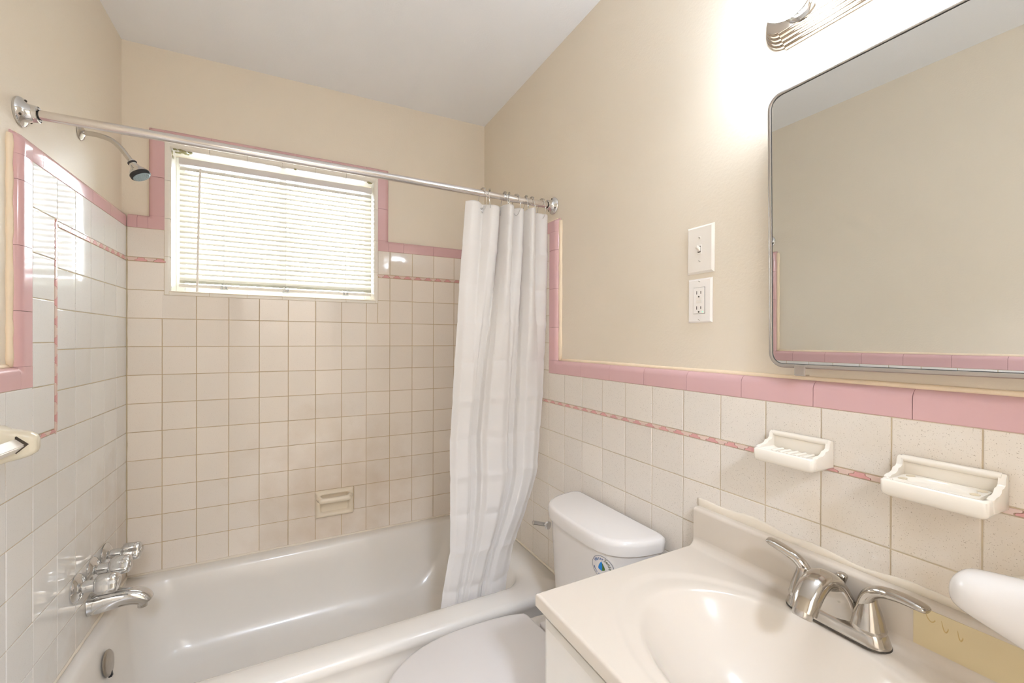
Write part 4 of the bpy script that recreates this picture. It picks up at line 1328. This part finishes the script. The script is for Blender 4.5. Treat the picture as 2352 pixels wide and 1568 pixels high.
low = [bm.verts.new((v.co.x, v.co.y, 0.7445)) for v in rim]
for k in range(len(rim)):
    bm.faces.new((rim[k], rim[(k+1) % len(rim)], low[(k+1) % len(rim)], low[k]))
child(obj('sink_top', bm, VANTOP, None, True, 50), vt)
bm = bmesh.new()
prof = [(1.4472, 0.746), (1.4472, 0.853)]
for k in range(1, 6):
    a = PI/2*k/5; prof.append((1.4472+0.008*(1-math.cos(a)), 0.853+0.008*math.sin(a)))
prof += [(W-0.001, 0.861), (W-0.001, 0.746)]
extrude_profile(bm, prof, wallM((0, 1, 0), (1, 0, 0), (0, 0, 1), (0, 0, 0)), VY1, VY0-0.001)
child(obj('backsplash', bm, VANTOP, None, True, 40), vt)
ys_ = child(boxo('yellowed_strip', (1.4464, VY1+0.002, 0.7905), (1.4474, -1.8055, 0.853), YELLOW), vt)
ys_['label'] = 'yellowed stretch of the backsplash'
for (y, z, l, wd) in ((-1.826, 0.842, 0.010, 0.006), (-1.843, 0.838, 0.015, 0.004), (-1.860, 0.834, 0.013, 0.003)):
    bm = bmesh.new(); pts = smooth_path([(1.4464, y+wd, z+0.006), (1.4464, y+wd*0.4, z-l*0.35), (1.4464, y-wd*0.3, z-l*0.62), (1.4464, y-wd*0.9, z-l*0.30), (1.4464, y-wd*0.9, z-l*0.1)], 5)
    sweep(bm, pts, [(0.0003+0.0006*math.sin(PI*k/(len(pts)-1)),)*2 for k in range(len(pts))], side=(1, 0, 0), n=6); child(obj('glue_drip', bm, GLUE), vt)
# ragged caulk along the top of the backsplash
bm = bmesh.new(); pts = []; rad = []
for k in range(121):
    t = k/120
    wv = 0.010+0.0035*math.sin(9*t)+0.002*math.sin(31*t+1)+0.0008*random.random()
    pts.append(Vector((W-0.0003, VY0+0.004+(VY1-VY0)*t, 0.861+wv*0.5))); rad.append((wv, 0.0022))
sweep(bm, pts, rad, side=(0, 0, 1), n=8)
child(obj('caulk_seam', bm, WCAULK, None, True), vt)
bm = bmesh.new(); lathe(bm, [(0.024, 0), (0.024, 0.003), (0.018, 0.0035), (0.017, 0.001), (0.001, 0.001)], Matrix.Translation((BCX, BCY, VZ-0.130)), 32)
child(obj('sink_drain', bm, CHROME, None, True, 40), vt)

# ------------------------------------------------------------------ vanity faucet
FX, FYc, FZ0 = 1.4205, -1.706, 0.7705
fa = empty('sink_faucet', (FX, FYc, FZ0)); tag(fa, 'chrome two handle sink faucet with arched spout', 'faucet')
bm = bmesh.new()
def stad(hx, hy, z, n=10): return [Vector((FX+p.x, FYc+p.y, z)) for p in rrect(-hx, hx, -hy, hy, hx*0.98, 0, n)]
loft(bm, [stad(0.0245, 0.0805, FZ0-0.001), stad(0.0250, 0.0808, FZ0+0.003), stad(0.0246, 0.080, FZ0+0.006), stad(0.0225, 0.0765, FZ0+0.016), stad(0.0210, 0.0735, FZ0+0.022), stad(0.0185, 0.070, FZ0+0.025)], True, True)
child(obj('base_plate', bm, FAUCET, None, True, 40), fa)
bm = bmesh.new(); loft(bm, [stad(0.0257, 0.0815, FZ0-0.0012), stad(0.0257, 0.0815, FZ0+0.0012)], True, True); child(obj('gasket', bm, DARK), fa)
sp_pts = [(FX-0.002, FYc, FZ0+0.012), (FX-0.004, FYc, FZ0+0.036), (FX-0.010, FYc, FZ0+0.062), (FX-0.024, FYc, FZ0+0.083), (FX-0.046, FYc, FZ0+0.091), (FX-0.070, FYc, FZ0+0.085), (FX-0.090, FYc, FZ0+0.068), (FX-0.101, FYc, FZ0+0.050)]
sp_r = [(0.045, 0.0190), (0.040, 0.0175), (0.031, 0.0155), (0.0245, 0.0145), (0.0215, 0.0145), (0.0210, 0.0155), (0.0205, 0.0165), (0.0195, 0.0170)]
path = smooth_path(sp_pts, 6)
rr_ = smooth_path([(a, b, 0) for a, b in sp_r], 6)
bm = bmesh.new(); sweep(bm, path, [(q.x, q.y) for q in rr_], side=(0, 1, 0), n=32, power=2.4)
child(obj('spout', bm, FAUCET, None, True, 50), fa)
dirn = (path[-1]-path[-3]).normalized()
bm = bmesh.new(); lathe(bm, [(0.0150, -0.003), (0.0150, 0.008), (0.0140, 0.010), (0.0120, 0.0095), (0.011, 0.004)], frame_to(path[-1], dirn), 28)
child(obj('aerator', bm, SATIN, None, True, 40), fa)
def faucet_handle(dy, lever, tipr):
    cy = FYc+dy
    bm = bmesh.new(); lathe(bm, [(0.0245, 0.0225), (0.0250, 0.026), (0.0235, 0.030), (0.0212, 0.042), (0.0165, 0.058), (0.0125, 0.070), (0.0112, 0.078), (0.007, 0.083), (0.001, 0.084)], Matrix.Translation((FX-0.003, cy, FZ0)), 36)
    h = child(obj('handle_bell', bm, FAUCET, None, True, 50), fa)
    bm = bmesh.new(); p = smooth_path(lever, 9)
    n = len(p); rad = []
    for k in range(n):
        t = k/(n-1); rad.append((0.0118-0.0012*math.sin(PI*t)+(0.0022*t if t > 0.5 else 0), 0.0115-0.0055*t))
    for k in range(n):
        t = k/(n-1)
        if t > 0.80:
            m_ = max(0.12, math.sqrt(max(0.0, 1-((t-0.80)/0.20)**2))); rad[k] = (rad[k][0]*(0.25+0.75*m_) if k < n-1 else 0.002, rad[k][1]*(0.35+0.65*m_) if k < n-1 else 0.0012)
    rad[0] = (0.009, 0.009)
    sweep(bm, p, rad, side=(1, 0, 0), n=20)
    child(obj('lever', bm, FAUCET, None, True, 60), fa)
HB = FZ0
faucet_handle(-0.0508, [(FX-0.004, FYc-0.044, HB+0.052), (FX-0.007, FYc-0.052, HB+0.078), (FX-0.011, FYc-0.068, HB+0.0945), (FX-0.014, FYc-0.094, HB+0.1015), (FX-0.017, FYc-0.118, HB+0.1025), (FX-0.019, FYc-0.133, HB+0.1010)], 0)
faucet_handle(0.0508, [(FX-0.002, FYc+0.044, HB+0.050), (FX-0.003, FYc+0.050, HB+0.074), (FX-0.005, FYc+0.062, HB+0.088), (FX-0.007, FYc+0.082, HB+0.0965), (FX-0.010, FYc+0.102, HB+0.103), (FX-0.012, FYc+0.116, HB+0.106)], 0)
bm = bmesh.new(); lathe(bm, [(0.003, 0), (0.003, 0.050), (0.0055, 0.058), (0.0085, 0.068), (0.0085, 0.071), (0.006, 0.0735), (0.001, 0.074)], Matrix.Translation((FX+0.0195, FYc-0.002, FZ0+0.012)), 20)
child(obj('lift_rod', bm, FAUCET, None, True, 50), fa)

# ------------------------------------------------------------------ rounded white fixture at the right edge
rf = empty('wall_bracket', (W, -2.0, 0.925)); tag(rf, 'smooth white rounded wall fixture above the yellowed backsplash, cut by the right edge', 'wall fixture')
bm = bmesh.new(); loops = []
ds = [0.0002, 0.001, 0.0025, 0.005, 0.008, 0.012, 0.017, 0.024, 0.032, 0.045, 0.06, 0.08, 0.11, 0.14, 0.17, 0.20, 0.215, 0.222]
for d in ds:
    fade = 1.0 if d < 0.195 else math.sqrt(max(0.02, 1-((d-0.195)/0.0275)**2))
    rt_ = lambda L: math.sqrt(max(0.0, 1-(1-min(1, d/L))**2))
    top = 0.9276+(0.0350*rt_(0.026)+0.16*max(0, d-0.024))*fade
    bot = 0.9276-(0.0200*rt_(0.014)+0.36*max(0, d-0.012)**1.0*(1 if d < 0.1 else 0.1/d))*fade
    hx = 0.034*rt_(0.030)*fade
    L = []
    for q in range(32):
        a = 2*PI*q/32; c, s = math.cos(a), math.sin(a)
        cc = math.copysign(abs(c)**0.8, c); ss = math.copysign(abs(s)**0.85, s)
        L.append(Vector((1.386+hx*cc, -1.8665-d, (top+bot)/2+(top-bot)/2*ss)))
    loops.append(L)
loft(bm, loops, True, True)
child(obj('shell', bm, PORC, None, True, 60), rf)
bm = bmesh.new(); box(bm, (1.40, -2.03, 0.90), (W-0.001, -1.97, 0.95), 0.005); child(obj('mount_arm', bm, PORC, None, True, 40), rf)
# patch of plaster where the tile is broken behind it
bm = bmesh.new(); sweep(bm, smooth_path([(W-0.001, -1.895, 0.918), (W-0.002, -1.912, 0.932), (W-0.002, -1.93, 0.944), (W-0.002, -1.95, 0.955)], 6), (0.010, 0.0035), side=(0, 0, 1), n=10)
obj('plaster_patch', bm, WCAULK, wall_right, True)
bm = bmesh.new(); bmesh.ops.create_icosphere(bm, subdivisions=3, radius=1.0)
for v in bm.verts:
    k = 1+0.3*math.sin(8*v.co.y+3*v.co.z); v.co = Vector((W-0.002+v.co.x*0.003, -1.931+v.co.y*0.014*k, 0.927+v.co.z*0.009*k))
obj('broken_edge', bm, BROWN, wall_right, True)
